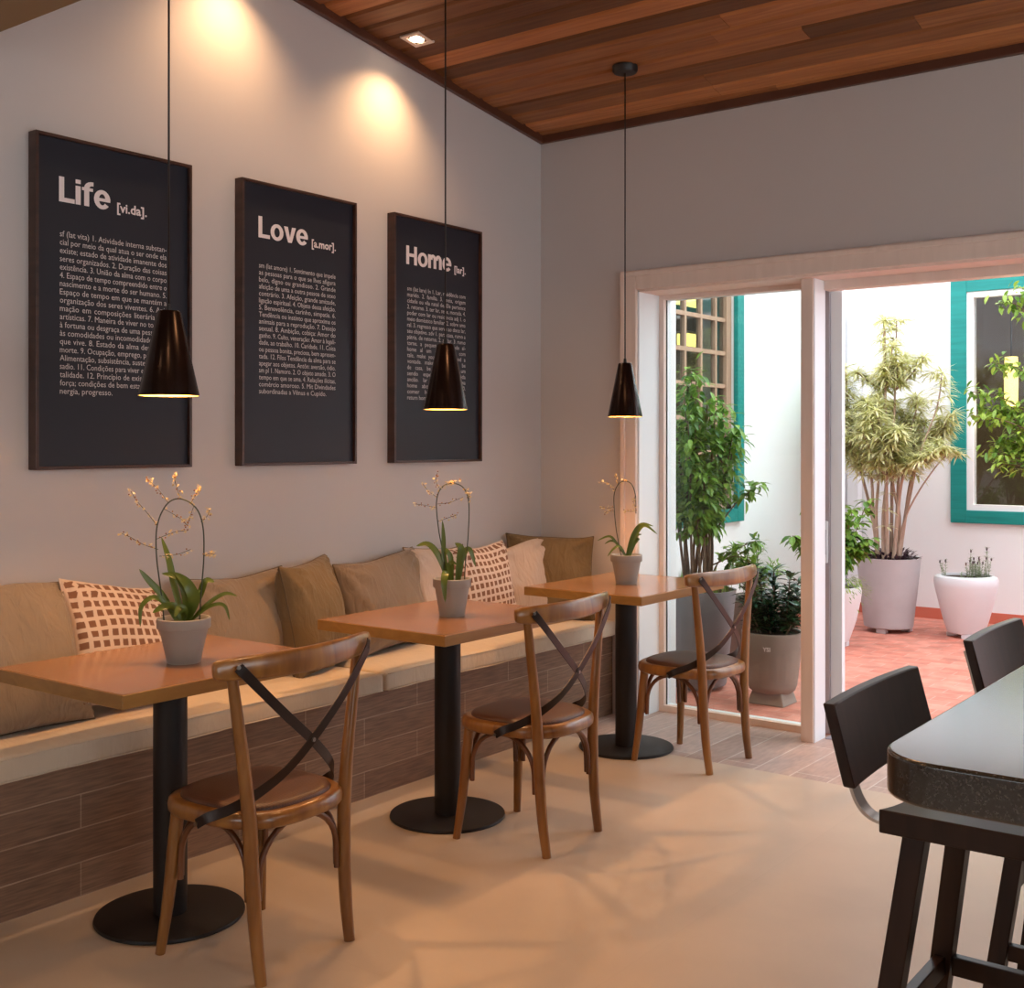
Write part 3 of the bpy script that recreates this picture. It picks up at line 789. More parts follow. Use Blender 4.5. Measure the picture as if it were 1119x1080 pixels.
# ------------------------------------------------------------------ cross-back chairs
def cross_chair():
    t = empty('cross_back_chair')
    W, Dk = M['chair_wood'], M['chair_dark']
    # seat ring (outline: rounded trapezoid, sitter faces -x)
    def outline(s, n=56):
        out = []
        for k in range(n):
            a = 2*PI*k/n
            c, q = math.cos(a), math.sin(a)
            e = 2.9
            r = (abs(c)**e + abs(q)**e) ** (-1/e)
            x = r*c; y = r*q
            wy = .205 - .022*(x+1)/2*1.0 + .012
            out.append((x*(.205)*s - .0, y*wy*s))
        return out
    m = MB()
    prof = [(.90,.390),(1.0,.392),(1.03,.399),(1.035,.412),(1.02,.427),(.97,.433),(.88,.433),(.88,.42)]
    rings = [[(x, y, z) for x, y in outline(s)] for s, z in prof]
    n = 56
    vs = [p for r in rings for p in r]
    fs = [(i*n+k, i*n+(k+1)%n, (i+1)*n+(k+1)%n, (i+1)*n+k) for i in range(len(prof)-1) for k in range(n)]
    fs.append(tuple(range(n-1,-1,-1))); m.add(vs, fs); m.build('seat_frame', W, t, smooth=50)
    m = MB()
    prof = [(.885,.428),(.89,.436),(.865,.443),(.78,.447),(.55,.449),(.3,.449),(.02,.448)]
    rings = [[(x, y, z) for x, y in outline(s)] for s, z in prof]
    vs = [p for r in rings for p in r]
    fs = [(i*n+k, i*n+(k+1)%n, (i+1)*n+(k+1)%n, (i+1)*n+k) for i in range(len(prof)-1) for k in range(n)]
    fs.append(tuple((len(prof)-1)*n+k for k in range(n))); m.add(vs, fs); m.build('seat_pad', M['seat_weave'], t, smooth=50)
    # front legs, slightly splayed
    for s in (-1, 1):
        m = MB(); m.tube(spline([(-.150,s*.152,.400),(-.158,s*.161,.28),(-.168,s*.172,.14),(-.182,s*.187,.0)]), lerp_list([.0185,.0185,.0165,.0135],6), 14); m.build('leg', W, t, smooth=50)
    # rear legs running up into the back posts
    for s in (-1, 1):
        P = [(.186,s*.168,.0),(.170,s*.170,.12),(.160,s*.174,.27),(.157,s*.180,.41),(.156,s*.197,.55),(.155,s*.218,.68),(.153,s*.236,.800)]
        m = MB(); m.tube(spline(P), lerp_list([.0155,.018,.0195,.0195,.0175,.016,.014],6), 14); m.build('leg', W, t, smooth=50)
    # crest rail: wide curved board, ends reaching forward round the posts
    pts=[]; ws=[]; ts=[]; sd=[]; nr=[]
    K = 28
    for k in range(K+1):
        q = -1+2*k/K
        y = .292*math.sin(q*PI/2*.98)
        x = .205 - .062*(abs(y/.292)**2.0)
        pts.append((x, y, .818+.004*abs(q))); e = (1-abs(q)**6)
        ws.append((.046+.022*math.cos(q*PI/2))*(1-abs(q)**14*.45)); ts.append(.030*(1-abs(q)**14*.5))
        dx = (-.14*abs(q)*math.copysign(1,q)) if q else 0
        nr.append((1, .55*q, .12)); sd.append((-.12,0,1))
    m = MB(); m.ribbon(pts, sd, nr, ws, ts, round_=True); m.build('crest_rail', W, t, smooth=60)
    # crossed metal straps
    for s in (-1, 1):
        P = [(.188,s*.247,.829),(.197,s*.218,.797),(.2065,s*.115,.698),(.203,0,.600),(.185,-s*.080,.532),(.150,-s*.140,.483),(.105,-s*.188,.447),(.055,-s*.228,.424),(.022,-s*.238,.404)]
        if s > 0: P = [(p[0]+.0035 if 1 <= i <= 4 else p[0], p[1], p[2]) for i, p in enumerate(P)]
        S = spline(P, 5)
        sides=[]; norms=[]
        for i, p in enumerate(S):
            tg = (S[min(i+1,len(S)-1)] - S[max(i-1,0)]).normalized()
            k = i/(len(S)-1)
            out = Vector((1, 0, 0)).lerp(Vector((.25, -s*1.0, .25)), max(0, min(1, (k-.5)/.45)))
            if k < .2: out = Vector((1, .45*s, 0)).lerp(Vector((1,0,0)), k/.2)
            nn = (out - tg*out.dot(tg)).normalized(); norms.append(nn); sides.append(tg.cross(nn))
        m = MB(); m.ribbon(S, sides, norms, .027, .0032); o = m.build('cross_strap', M['strap'], t, smooth=40, bevel=.0008, seg=1)
        for p, d in ((P[0], (1,.45*s,0)), (P[-1], (.1,-s,0))):
            q = MB(); d = Vector(d).normalized(); q.tube([Vector(p)-d*.001, Vector(p)+d*.0045], .0055, 10)
            q.build('screw', M['rivet'], o, smooth=40)
    m = MB(); m.tube([(.200,0,.600),(.2125,0,.600)], .006, 12); m.build('rivet', M['rivet'], t, smooth=40)
    # bentwood quarter arches under the seat, two on each side
    F = {(-1,-1): Vector((-.160,-.163,0)), (-1,1): Vector((-.160,.163,0)), (1,-1): Vector((.162,-.174,0)), (1,1): Vector((.162,.174,0))}
    pairs = [((-1,-1),(-1,1)), ((-1,1),(1,1)), ((1,1),(1,-1)), ((1,-1),(-1,-1))]
    for a, b in pairs:
        for p, q in ((a,b),(b,a)):
            A, B = F[p], F[q]; d = (B-A).normalized(); inw = Vector((-A.x, -A.y, 0)).normalized()*.008
            L = (B-A).length
            pts = []
            for k in range(9):
                th_ = (PI/2)*k/8
                r = L*.40
                pts.append(A + inw + d*(.022 + r*(1-math.cos(th_))) + Vector((0,0,.265+(.124)*math.sin(th_))))
            pts = [A + inw + d*.020 + Vector((0,0,.205))] + pts
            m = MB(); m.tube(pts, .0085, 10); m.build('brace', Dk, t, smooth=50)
    return t

# woven seat material
def mat_weave():
    m, nt, b = new_mat('brown_woven_seat')
    tc = N(nt, 'ShaderNodeTexCoord')
    ch = N(nt, 'ShaderNodeTexChecker'); ch.inputs['Scale'].default_value = 170
    mp = N(nt, 'ShaderNodeMapping'); mp.inputs['Rotation'].default_value = (0,0,R(45))
    nt.links.new(tc.outputs['Object'], mp.inputs['Vector']); nt.links.new(mp.outputs['Vector'], ch.inputs['Vector'])
    ch.inputs['Color1'].default_value = (.070,.026,.014,1); ch.inputs['Color2'].default_value = (.125,.050,.026,1)
    nt.links.new(ch.outputs['Color'], b.inputs['Base Color'])
    b.inputs['Roughness'].default_value = .45
    bp = N(nt, 'ShaderNodeBump'); bp.inputs['Strength'].default_value = .3; bp.inputs['Distance'].default_value = .001
    nt.links.new(ch.outputs['Fac'], bp.inputs['Height']); nt.links.new(bp.outputs['Normal'], b.inputs['Normal'])
    return m
M['seat_weave'] = mat_weave()

CH = [(1.165,-2.970,R(3),'cross-back bentwood chair at the nearest table, below the Love poster'),
      (1.213,-1.765,R(2),'cross-back bentwood chair at the middle table'),
      (1.198,-.525,R(-3),'cross-back bentwood chair at the far table, in front of the sliding door')]
c0 = cross_chair()
for i, (x, y, rz, lab) in enumerate(CH):
    o = c0 if i == 0 else copy_tree(c0)
    o.location = (x, y, 0); o.rotation_euler = (0, 0, rz)
    tag(o, lab, 'chair', 'cross-back chairs facing the bench')

# ------------------------------------------------------------------ pendant lamps
def pendant(i, x, y, ztop, zbot, rb, rt, label):
    zc = CZ(y)
    t = empty('pendant_lamp', (x, y, zbot), 0, label, 'pendant lamp', 'dark cone pendants hanging over the tables')
    H = ztop - zbot
    m = MB()
    m.lathe([(rb,0),(rt,H-.004),(rt-.004,H),(.0,H)], 48, mi=0)
    m.lathe([(rb,0),(rb-.002,-.001),(rb-.004,0),(rt-.004,H-.008),(.0,H-.008)], 48, mi=1)
    m.build('shade', [M['shade'], M['shade_in']], t, smooth=35)
    m = MB(); m.lathe([(.0,H+.022),(.006,H+.02),(.008,H),(.014,H-.0005),(.0,H-.001)][::-1], 20); m.build('cord_grip', M['cord'], t, smooth=40)
    m = MB(); m.tube([(0,0,H+.01),(0,0,zc-zbot-.02)], .0032, 8); m.build('cord', M['cord'], t, smooth=True)
    m = MB(); m.lathe([(.0,-.030),(.05,-.028),(.058,-.018),(.058,.004)], 36, c=(0,0,zc-zbot)); m.build('canopy', M['cord'], t, smooth=40)
    m = MB(); m.sphere((0,0,H*.42), .022, 14, 8, sc=(1,1,1.25)); m.build('bulb', M['bulb'], t, smooth=True)
    m = MB(); m.tube([(0,0,H*.42+.02),(0,0,H-.008)], .014, 12); m.build('bulb_socket', M['cord'], t, smooth=True)
    spot('bulb_light', (0,0,H*.30), PEND[i], WARM, 150, .5, None, .02, t)
    return t
PEND = [13, 13, 13]
pendant(0, .788, -2.985, 1.782, 1.532, .0885, .0345, 'dark bronze cone pendant over the nearest table, overlapping the Life poster')
pendant(1, .840, -1.785, 1.762, 1.518, .0830, .0335, 'dark bronze cone pendant over the middle table, overlapping the Home poster')
pendant(2, .868, -.553, 1.757, 1.513, .0795, .0315, 'dark bronze cone pendant over the far table, beside the door casing')

# ------------------------------------------------------------------ recessed downlights
def downlight(x, y, label, energy, size=122, blend=1.0, color=WALLWARM, z=None, tilt=True, target=None, radius=.02):
    zz = CZ(y) if z is None else z
    t = empty('recessed_downlight', (x, y, zz), 0, label, 'downlight', 'recessed downlights')
    if z is None and tilt: t.rotation_euler = (-math.atan(.137), 0, 0)
    m = MB()
    for a, b in (((-.055,-.055,-.004),(.055,-.034,.004)), ((-.055,.034,-.004),(.055,.055,.004)), ((-.055,-.034,-.004),(-.034,.034,.004)), ((.034,-.034,-.004),(.055,.034,.004))): m.box(a, b)
    m.build('trim_plate', M['downlight_trim'], t)
    m = MB(); m.lathe([(.0,-.0015),(.030,-.0015),(.032,.002)], 24); m.build('lens', M['downlight'], t)
    tgt = target or (x, y, 0)
    l = spot('lamp_light', (x, y, zz-.012), energy, color, size, blend, tgt, radius)
    l.parent = t
    l.matrix_parent_inverse = (Matrix.Translation(t.location) @ t.rotation_euler.to_matrix().to_4x4()).inverted()
    return t
DL = 21
FL = (7, 3, 14, 12, 22, 22)
downlight(1.95, -2.3, 'square recessed downlight in the sloping wood ceiling over the walkway, out of frame', 40, size=130, color=WARM, radius=.18)
downlight(.184, -1.206, 'square recessed downlight in the wood ceiling near the poster wall', DL, target=(.12,-1.55,0))
downlight(.184, -2.12, 'square recessed downlight in the wood ceiling above the Life and Love posters, out of frame', DL, target=(.12,-2.45,0))
for (x, y, e, lab) in ((1.6, -3.6, FL[0], 'in front of the nearest table'), (1.0, -4.3, FL[1], 'beside the bench'), (3.3, -3.9, FL[2], 'above the bar corner'),
                  (1.9, -5.2, FL[3], 'left of the camera'), (3.6, -6.2, FL[4], 'behind the camera'), (5.0, -4.5, FL[5], 'right of the bar')):
    downlight(x, y, 'unseen square downlight added in the lower ceiling ' + lab, e, size=130, blend=1.0, color=WARM, z=SZ, radius=.08)  # out-of-view downlights added to raise the room's brightness

# ------------------------------------------------------------------ posters
def headline(word, width, cap):
    """heavy grotesque capitals and lower case, built from bars and ring segments"""
    q = MB(); s = .205; xh = .745; X = 0.0
    lay = [0.0]
    def dz():
        lay[0] += .00012; return lay[0]
    def rect(x0, y0, x1, y1):
        d = dz(); q.add([(X+x0,y0,d),(X+x1,y0,d),(X+x1,y1,d),(X+x0,y1,d)], [(0,1,2,3)])
    def ring(cx, cy, rx, ry, a0, a1, sx=None, sy=None, n=28):
        sx = sx or s; sy = sy or s*.80; vs = []; fs = []; dd = dz()
        for k in range(n+1):
            a = R(a0+(a1-a0)*k/n); c, d = math.cos(a), math.sin(a)
            vs += [(X+cx+rx*c, cy+ry*d, dd), (X+cx+(rx-sx)*c, cy+(ry-sy)*d, dd)]
        for k in range(n): fs.append((2*k, 2*k+2, 2*k+3, 2*k+1))
        q.add(vs, fs)
    for ch in word:
        if ch == 'L': rect(0,0,s,1); rect(0,0,.62,.175); X += .655
        elif ch == 'H': rect(0,0,s,1); rect(.55,0,.55+s,1); rect(s,.42,.55,.60); X += .55+s+.06
        elif ch == 'i': rect(0,0,s,xh); rect(0,.84,s,1.0); X += s+.05
        elif ch == 'f': rect(.09,0,.09+s,.74); ring(.42,.72,.33,.285,90,180); rect(.41,1.005-s*.8,.47,1.005); rect(0,xh-.13,.45,xh); X += .49
        elif ch == 'o': ring(.355,.372,.355,.392,0,360,n=40); X += .74
        elif ch == 'e': ring(.340,.372,.340,.392,0,322,n=40); rect(.12,.30,.675,.43); X += .70
        elif ch == 'v': q.add([(X,xh,0),(X+.225,xh,0),(X+.34,.24,0),(X+.34,0,0),(X+.235,0,0)],[(0,4,3,2,1)]); q.add([(X+.34,0,0),(X+.445,0,0),(X+.68,xh,0),(X+.455,xh,0),(X+.34,.24,0)],[(0,1,2,3,4)]); X += .69
        elif ch == 'm':
            rect(0,0,s,xh); ring(.355,.47,.245,.295,0,180,n=20); rect(.60-s,0,.60,.48); ring(.755,.47,.245-.0,.295,0,180,n=20); rect(1.0-s,0,1.0,.48); X += 1.05
    w = max(v[0] for v in q.v); k = width/w
    return [(v[0]*k, v[1]*cap, v[2]) for v in q.v], q.f

def poster(y0, label, head, hw, tagtxt, ty, tw, lines, ztop, zbot, by, bw):
    W, ZT, ZB, D = .6385, 2.4421, 1.3016, .0472
    t = empty('framed_poster', (0, y0, ZB), 0, label, 'poster', 'framed charcoal posters on the left wall')
    H = ZT - ZB; f = .011
    m = MB(); m.box((0.001,0,0),(D,f,H)); m.box((0.001,W-f,0),(D,W,H)); m.box((0.001,f,0),(D,W-f,f)); m.box((0.001,f,H-f),(D,W-f,H)); m.build('frame', M['poster_frame'], t, bevel=.0012)
    PX = D - .016
    m = MB(); m.box((.004,f,f),(PX,W-f,H-f)); m.build('panel', M['poster'], t)
    def put(mm, vs, fs, yl, zl):
        mm.add([(PX+.0006+v[2], yl - y0 + v[0], zl - ZB + v[1]) for v in vs], fs)
    m = MB()
    vs, fs = headline(head, hw, .086); put(m, vs, fs, y0+.094, 2.219)
    m.build('headline', M['letter'], t)
    m = MB(); vs, fs = text_mesh(tagtxt, .046, .0011, tw); put(m, vs, fs, ty, 2.219); m.build('subtitle', M['letter'], t)
    m = MB(); n = len(lines); pitch = (ztop - zbot) / n
    for k, s in enumerate(lines):
        last = k == n-1
        vs, fs = text_mesh(s, pitch*1.02, .0, None if last else bw, True)
        if last:
            mx = max(v[0] for v in vs)
        put(m, vs, fs, by, ztop - pitch*(k+.78))
    m.build('small_print', M['letter_small'], t)
    return t
LIFE = ["sf (lat vita) 1. Atividade interna substan-","cial por meio da qual atua o ser onde ela","existe; estado de atividade imanente dos","seres organizados. 2. Duração das coisas","existência. 3. União da alma com o corpo","4. Espaço de tempo compreendido entre o","nascimento e a morte do ser humano. 5.","Espaço de tempo em que se mantém a","organização dos seres viventes. 6. Ani-","mação em composições literárias ou","artísticas. 7. Maneira de viver no tocante","à fortuna ou desgraça de uma pessoa ou","às comodidades ou incomodidades com","que vive. 8. Estado da alma depois da","morte. 9. Ocupação, emprego, profissão.","Alimentação, subsistência, sustento, pas-","sadio. 11. Condições para viver e durar, vi-","talidade. 12. Princípio de existência, de","força; condições de bem estar, vigor, e-","nergia, progresso."]
LOVE = ["sm (lat amore) 1. Sentimento que impele","as pessoas para o que se lhes afigura","belo, digno ou grandioso. 2. Grande","afeição de uma a outra pessoa de sexo","contrário. 3. Afeição, grande amizade,","ligação espiritual. 4. Objeto dessa afeição.","5. Benevolência, carinho, simpatia. 6.","Tendência ou instinto que aproxima os","animais para a reprodução. 7. Desejo","sexual. 8. Ambição, cobiça: Amor do","ganho. 9. Culto, veneração: Amor à legali-","dade, ao trabalho. 10. Caridade. 11. Coisa","ou pessoa bonita, preciosa, bem apresen-","tada. 12. Filos Tendência da alma para se","apegar aos objetos. Antôn: aversão, ódio.","sm pl 1. Namoro. 2. O objeto amado. 3. O","tempo em que se ama. 4. Relações ilícitas,","comércio amoroso. 5. Mit Divindades","subordinadas a Vênus e Cupido."]
HOME = ["sm (lat lare) In 1. Lar, residência com","marido. 2. família. 3. meia, origem","cidade ou vila natal de. Ele pertence","2. retorno. 3. ter lar, sede, morada. 4.","poder com lar ou residência adj 1. o","meio doméstico familiar. 2. sobre uma","ral. 3. regresso que serve ao doce lar,","seu objetivo. adv 1. para casa, rumo a","pátria. de retorno. 2. ao lar. 3. rumo","torne. a pequena parte onde al-","home al um casa lar. 4. com","tale, make your home. 5. and a","vontade. make home. 6. to be","de casa, be in home. 7. um","sendo especial. 8. na vida","ancião. lar is home. 9. uma","home about the house 10.","comer home. 11. ao lar.","return home."]
poster(-2.9644, 'charcoal poster headed Life, left of the three on the wall', 'Life', .200, '[vi.da].', -2.642, .125, LIFE, 2.122, 1.555, -2.867, .436)
poster(-2.0842, 'charcoal poster headed Love, middle of the three on the wall', 'Love', .268, '[a.mor].', -1.700, .140, LOVE, 2.120, 1.586, -1.987, .425)
poster(-1.2040, 'charcoal poster headed Home, right of the three on the wall', 'Home', .322, '[lar].', -.764, .085, HOME, 2.120, 1.588, -1.103, .423)

# ------------------------------------------------------------------ leaves
def add_leaf(m, base, direction, up, L, W, bend=.3, seg=3, fold=.25, mi=0):
    """a folded pointed leaf with a midrib"""
    d = Vector(direction).normalized(); up = Vector(up)
    sidev = d.cross(up)
    if sidev.length < 1e-4: sidev = d.cross(Vector((1,0,0)))
    sidev.normalize(); n = sidev.cross(d).normalized()
    vs = []; fs = []
    for i in range(seg+1):
        k = i/seg
        p = Vector(base) + d*(L*k) - n*(bend*L*k*k)
        w = W*.5*math.sin(PI*min(1,(k*.86+.10)))**.8 if i < seg else 0.0
        vs += [p - sidev*w + n*w*fold, p, p + sidev*w + n*w*fold]
    for i in range(seg):
        a = i*3
        fs += [(a,a+1,a+4,a+3),(a+1,a+2,a+5,a+4)]
    m.add(vs, fs, mi)

def blade(m, pts, w, fold=.3, mi=0):
    """long strap leaf along a spline"""
    S = spline(pts, 5); n = len(S); vs=[]; fs=[]
    for i, p in enumerate(S):
        t = (S[min(i+1,n-1)]-S[max(i-1,0)]).normalized()
        sd = t.cross(Vector((.55,-.62,.55)))
        if sd.length < .1: sd = Vector((-.6,.8,0))
        sd.normalize(); nn = sd.cross(t).normalized()
        k = i/(n-1); ww = w*.5*(math.sin(PI*(.12+.88*k))**.6 if k < 1 else 0)
        vs += [p-sd*ww+nn*ww*fold, p, p+sd*ww+nn*ww*fold]
    for i in range(n-1):
        a = i*3; fs += [(a,a+1,a+4,a+3),(a+1,a+2,a+5,a+4)]
    m.add(vs, fs, mi)

# ------------------------------------------------------------------ orchids on the tables
CR = Vector((math.cos(.6464), math.sin(.6464), 0)); CF = Vector((-math.sin(.6464), math.cos(.6464), 0))
def cpt(r, z, f=0.0): return CR*r + CF*f + Vector((0,0,z))
def orchid(loc, label, rz, H, Dt, Db, hoop, leaves, sprays, seed):
    t = empty('potted_orchid', (loc[0], loc[1], .7505), rz, label, 'potted orchid', 'small potted orchids on the tables')
    rt, rb = Dt/2, Db/2
    m = MB(); m.lathe([(.0,.0),(rb,.0),(rb+.001,.003),(rt*.93,H*.76),(rt*.94,H*.762),(rt,H*.765),(rt+.002,H*.79),(rt+.002,H*.985),(rt,H),(rt-.004,H),(rt-.006,H*.97),(rt-.008,H*.86),(.0,H*.86)], 48)
    pot = m.build('pot', M['pot_grey'], t, smooth=35)
    m = MB(); m.lathe([(rt-.0075,H*.88),(rt*.6,H*.905),(.0,H*.92)], 28); m.build('soil', M['soil'], t, smooth=True)
    z0 = H*.9
    m = MB(); S = spline([cpt(*p) for p in hoop], 8); m.tube(S, .0022, 7); m.build('stem', M['orchid_stem'], t, smooth=True)
    for pts, w in leaves:
        m = MB(); blade(m, [cpt(*p) for p in pts], w); m.build('leaf', M['orchid_leaf'], t, smooth=True)
    rg = random.Random(seed)
    for pts in sprays:
        m = MB(); S = spline([cpt(*p) for p in pts], 5); m.tube(S, .0009, 5, mi=0)
        for p in S[1:]:
            for _ in range(rg.choice([1,1,1,2])):
                q = p + Vector((rg.uniform(-1,1), rg.uniform(-1,1), rg.uniform(-1,1)))*.007
                if rg.random() < .62:
                    for _k in range(4):
                        add_leaf(m, q, (rg.uniform(-1,1), rg.uniform(-1,1), rg.uniform(-1,1)), (rg.random(),rg.random(),1), .0078, .0055, mi=1, seg=2)
                else: m.sphere(q, .0024, 6, 4, mi=2)
        m.build('flower_spray', [M['orchid_stem'], M['petal'], M['bud']], t)
    return t
# coordinates: (right, height, forward) in metres from pot centre
z = .12
orchid((.848,-2.977), 'potted orchid with arched stem on the nearest table', 0, .131, .150, .094,
   [(-.058,z,0),(-.066,.20,0),(-.080,.31,0),(-.078,.40,0),(-.050,.462,0),(-.010,.478,0),(.035,.452,0),(.056,.395,0),(.058,.30,0),(.050,.20,0),(.046,z,0)],
   [ ([(0,z,0),(-.03,.22,.01),(-.05,.30,.02),(-.075,.365,.03)], .020),
     ([(-.02,z,0),(-.06,.19,.0),(-.10,.24,-.01),(-.125,.275,-.02)], .020),
     ([(-.01,z,0),(-.07,.19,-.02),(-.11,.17,-.04),(-.112,.11,-.05)], .016),
     ([(.01,z,0),(.012,.20,-.02),(-.01,.25,-.02),(-.06,.262,-.02)], .026),
     ([(.01,z,0),(.035,.18,-.02),(.02,.23,-.03),(-.02,.265,-.02)], .034),
     ([(.01,z,0),(.04,.19,.02),(.06,.235,.02),(.085,.232,.02)], .022),
     ([(.02,z,0),(.07,.17,.0),(.12,.20,.0),(.155,.192,.01)], .014),
     ([(.02,z,0),(.08,.165,-.02),(.125,.17,-.03),(.142,.125,-.03)], .012),
     ([(0,z,0),(.02,.16,.0),(.022,.19,.0),(.05,.21,.0)], .024),
     ([(0,z,0),(-.02,.16,-.01),(-.05,.165,-.03),(-.08,.15,-.04)], .026),
     ([(0,z,0),(.01,.15,-.03),(.0,.165,-.04),(-.01,.14,-.06)], .024) ],
   [ [(-.075,.33,0),(-.12,.345,0),(-.155,.365,0),(-.185,.378,0)], [(-.078,.40,0),(-.11,.44,0),(-.14,.475,0),(-.155,.50,0)],
     [(-.045,.465,0),(-.07,.50,0),(-.095,.525,0),(-.105,.535,0)], [(-.01,.478,0),(-.02,.51,0),(-.028,.54,0),(-.022,.555,0)],
     [(.02,.465,0),(.035,.49,0),(.045,.51,0),(.05,.50,0)], [(.05,.41,0),(.07,.43,0),(.075,.45,0)],
     [(-.072,.31,0),(-.02,.315,0),(.02,.33,0)], [(-.08,.36,0),(-.03,.38,0),(.01,.385,0)], [(-.06,.45,0),(-.01,.42,0),(.01,.40,0)],
     [(.03,.46,0),(.02,.43,0),(.01,.40,0)], [(.058,.31,0),(.075,.318,0),(.09,.315,0)] ], 3)
orchid((.875,-1.788), 'potted orchid with arched stem on the middle table', 0, .139, .138, .092,
   [(-.022,z,0),(-.032,.22,0),(-.050,.32,0),(-.058,.42,0),(-.040,.475,0),(.0,.492,0),(.042,.475,0),(.062,.42,0),(.060,.30,0),(.050,.20,0),(.046,z,0)],
   [ ([(-.01,z,0),(-.05,.22,.0),(-.09,.265,.0),(-.135,.258,.0)], .024),
     ([(-.01,z,0),(-.03,.22,.0),(-.032,.29,.0),(-.036,.355,.0)], .018),
     ([(0,z,0),(-.005,.21,.0),(-.02,.24,.0),(-.03,.25,.01)], .020),
     ([(.02,z,0),(.03,.20,.0),(.032,.25,.0),(.01,.27,.0)], .030),
     ([(.02,z,0),(.04,.22,.0),(.065,.245,.0),(.088,.18,.0)], .022),
     ([(-.01,.13,-.03),(-.02,.165,-.06),(-.025,.13,-.085),(-.02,.06,-.09)], .026),
     ([(0,z,0),(-.01,.18,-.02),(.0,.20,-.02),(.02,.19,-.02)], .018) ],
   [ [(-.055,.44,0),(-.085,.46,0),(-.11,.49,0)], [(-.045,.47,0),(-.06,.50,0),(-.055,.53,0)], [(-.058,.40,0),(-.10,.41,0),(-.145,.415,0)],
     [(-.02,.485,0),(.01,.50,0),(.03,.505,0)], [(.045,.47,0),(.06,.46,0),(.064,.43,0)], [(-.052,.35,0),(-.01,.365,0),(.02,.375,0)], [(-.055,.415,0),(-.01,.42,0),(.04,.44,0)],[(-.05,.46,0),(-.02,.49,0),(.01,.495,0)] ], 5)
orchid((.868,-.542), 'potted orchid with arched stem on the far table by the door', 0, .133, .140, .092,
   [(-.022,z,0),(-.045,.24,0),(-.055,.34,0),(-.055,.41,0),(-.035,.455,0),(-.005,.468,0),(.025,.452,0),(.042,.40,0),(.044,.32,0)],
   [ ([(.0,z,0),(.03,.22,.0),(.07,.27,.0),(.125,.262,.0)], .018),
     ([(.0,z,0),(.035,.21,-.01),(.08,.265,-.01),(.142,.225,-.02)], .018),
     ([(.0,z,0),(.03,.19,.0),(.05,.22,.0),(.07,.225,.0)], .014),
     ([(.0,z,0),(-.05,.19,.0),(-.08,.215,.0),(-.135,.195,.0)], .014),
     ([(.0,z,0),(-.04,.18,.0),(-.07,.195,.0),(-.10,.18,.0)], .012),
     ([(.0,z,0),(-.03,.17,-.01),(-.06,.16,-.02),(-.09,.125,-.03)], .012),
     ([(.01,z,0),(.03,.18,.0),(.05,.20,.0),(.055,.195,.0)], .026) ],
   [ [(-.05,.42,0),(-.08,.455,0),(-.115,.465,0)], [(-.035,.45,0),(-.045,.485,0),(-.05,.50,0)], [(-.055,.35,0),(-.08,.345,0),(-.12,.35,0)], [(-.052,.33,0),(-.085,.33,0),(-.10,.32,0)],
     [(-.03,.46,0),(-.005,.475,0),(.01,.465,0)], [(.043,.33,0),(.0,.33,0),(-.01,.335,0)], [(.04,.40,0),(.035,.37,0),(.045,.34,0)] ], 8)

# ------------------------------------------------------------------ courtyard plants
def planter(t, prof, mat, H, feet=None, n=48, rin=None):
    """prof outer (r,z) bottom->top; adds an inner wall and soil"""
    r, z = prof[-1]
    inner = [(r-.016, z), (r-.022, z-.05), (rin or r-.024, z-.07), (0.0, z-.07)]
    m = MB(); m.lathe([(0, prof[0][1])] + prof + inner, n); o = m.build('pot', mat, t, smooth=40)
    m = MB(); m.lathe([((rin or r-.024)-.004, z-.018), ((r)*.5, z-.010), (0, z-.006)], 28); m.build('soil', M['soil'], t, smooth=True)
    if feet:
        for k in range(3):
            a = 2*PI*k/3 + feet[2]
            m = MB(); c = (feet[0]*math.cos(a), feet[0]*math.sin(a)); m.box((c[0]-.035,c[1]-.03,0),(c[0]+.035,c[1]+.03,feet[1])); m.build('pot_foot', mat, t, bevel=.005)
def stems(t, specs, mat, name='stem', n=8):
    for pts, r0, r1 in specs:
        S = spline(pts, 5); m = MB(); m.tube(S, [r0+(r1-r0)*k/(len(S)-1) for k in range(len(S))], n); m.build(name, mat, t, smooth=True)

# A tall shrub in a slate planter just outside the fixed pane
rg = random.Random(21)
t = empty('potted_shrub', (.475, .86, 0), 0, 'tall leafy green shrub in a slate grey planter below the lattice window', 'potted plant')
planter(t, [(.165,.02),(.172,.03),(.225,.545),(.228,.56)], M['planter_grey'], .56, feet=None)
m = MB(); m.lathe([(.0,0),(.12,0),(.12,.021),(0,.021)], 24); m.build('plinth', M['planter_grey'], t)
tips = []
sp = []
for k in range(15):
    a = rg.uniform(0, 2*PI); r = rg.uniform(.05,.24); h = rg.uniform(1.2, 1.82)
    b = (rg.uniform(-.07,.07), rg.uniform(-.07,.07), .50)
    P = [b, (b[0]+r*.25*math.cos(a), b[1]+r*.25*math.sin(a), .85), (r*.7*math.cos(a), r*.7*math.sin(a), .85+(h-.85)*.5), (r*math.cos(a), r*math.sin(a), h)]
    sp.append((P, .010, .003)); tips.append(P)
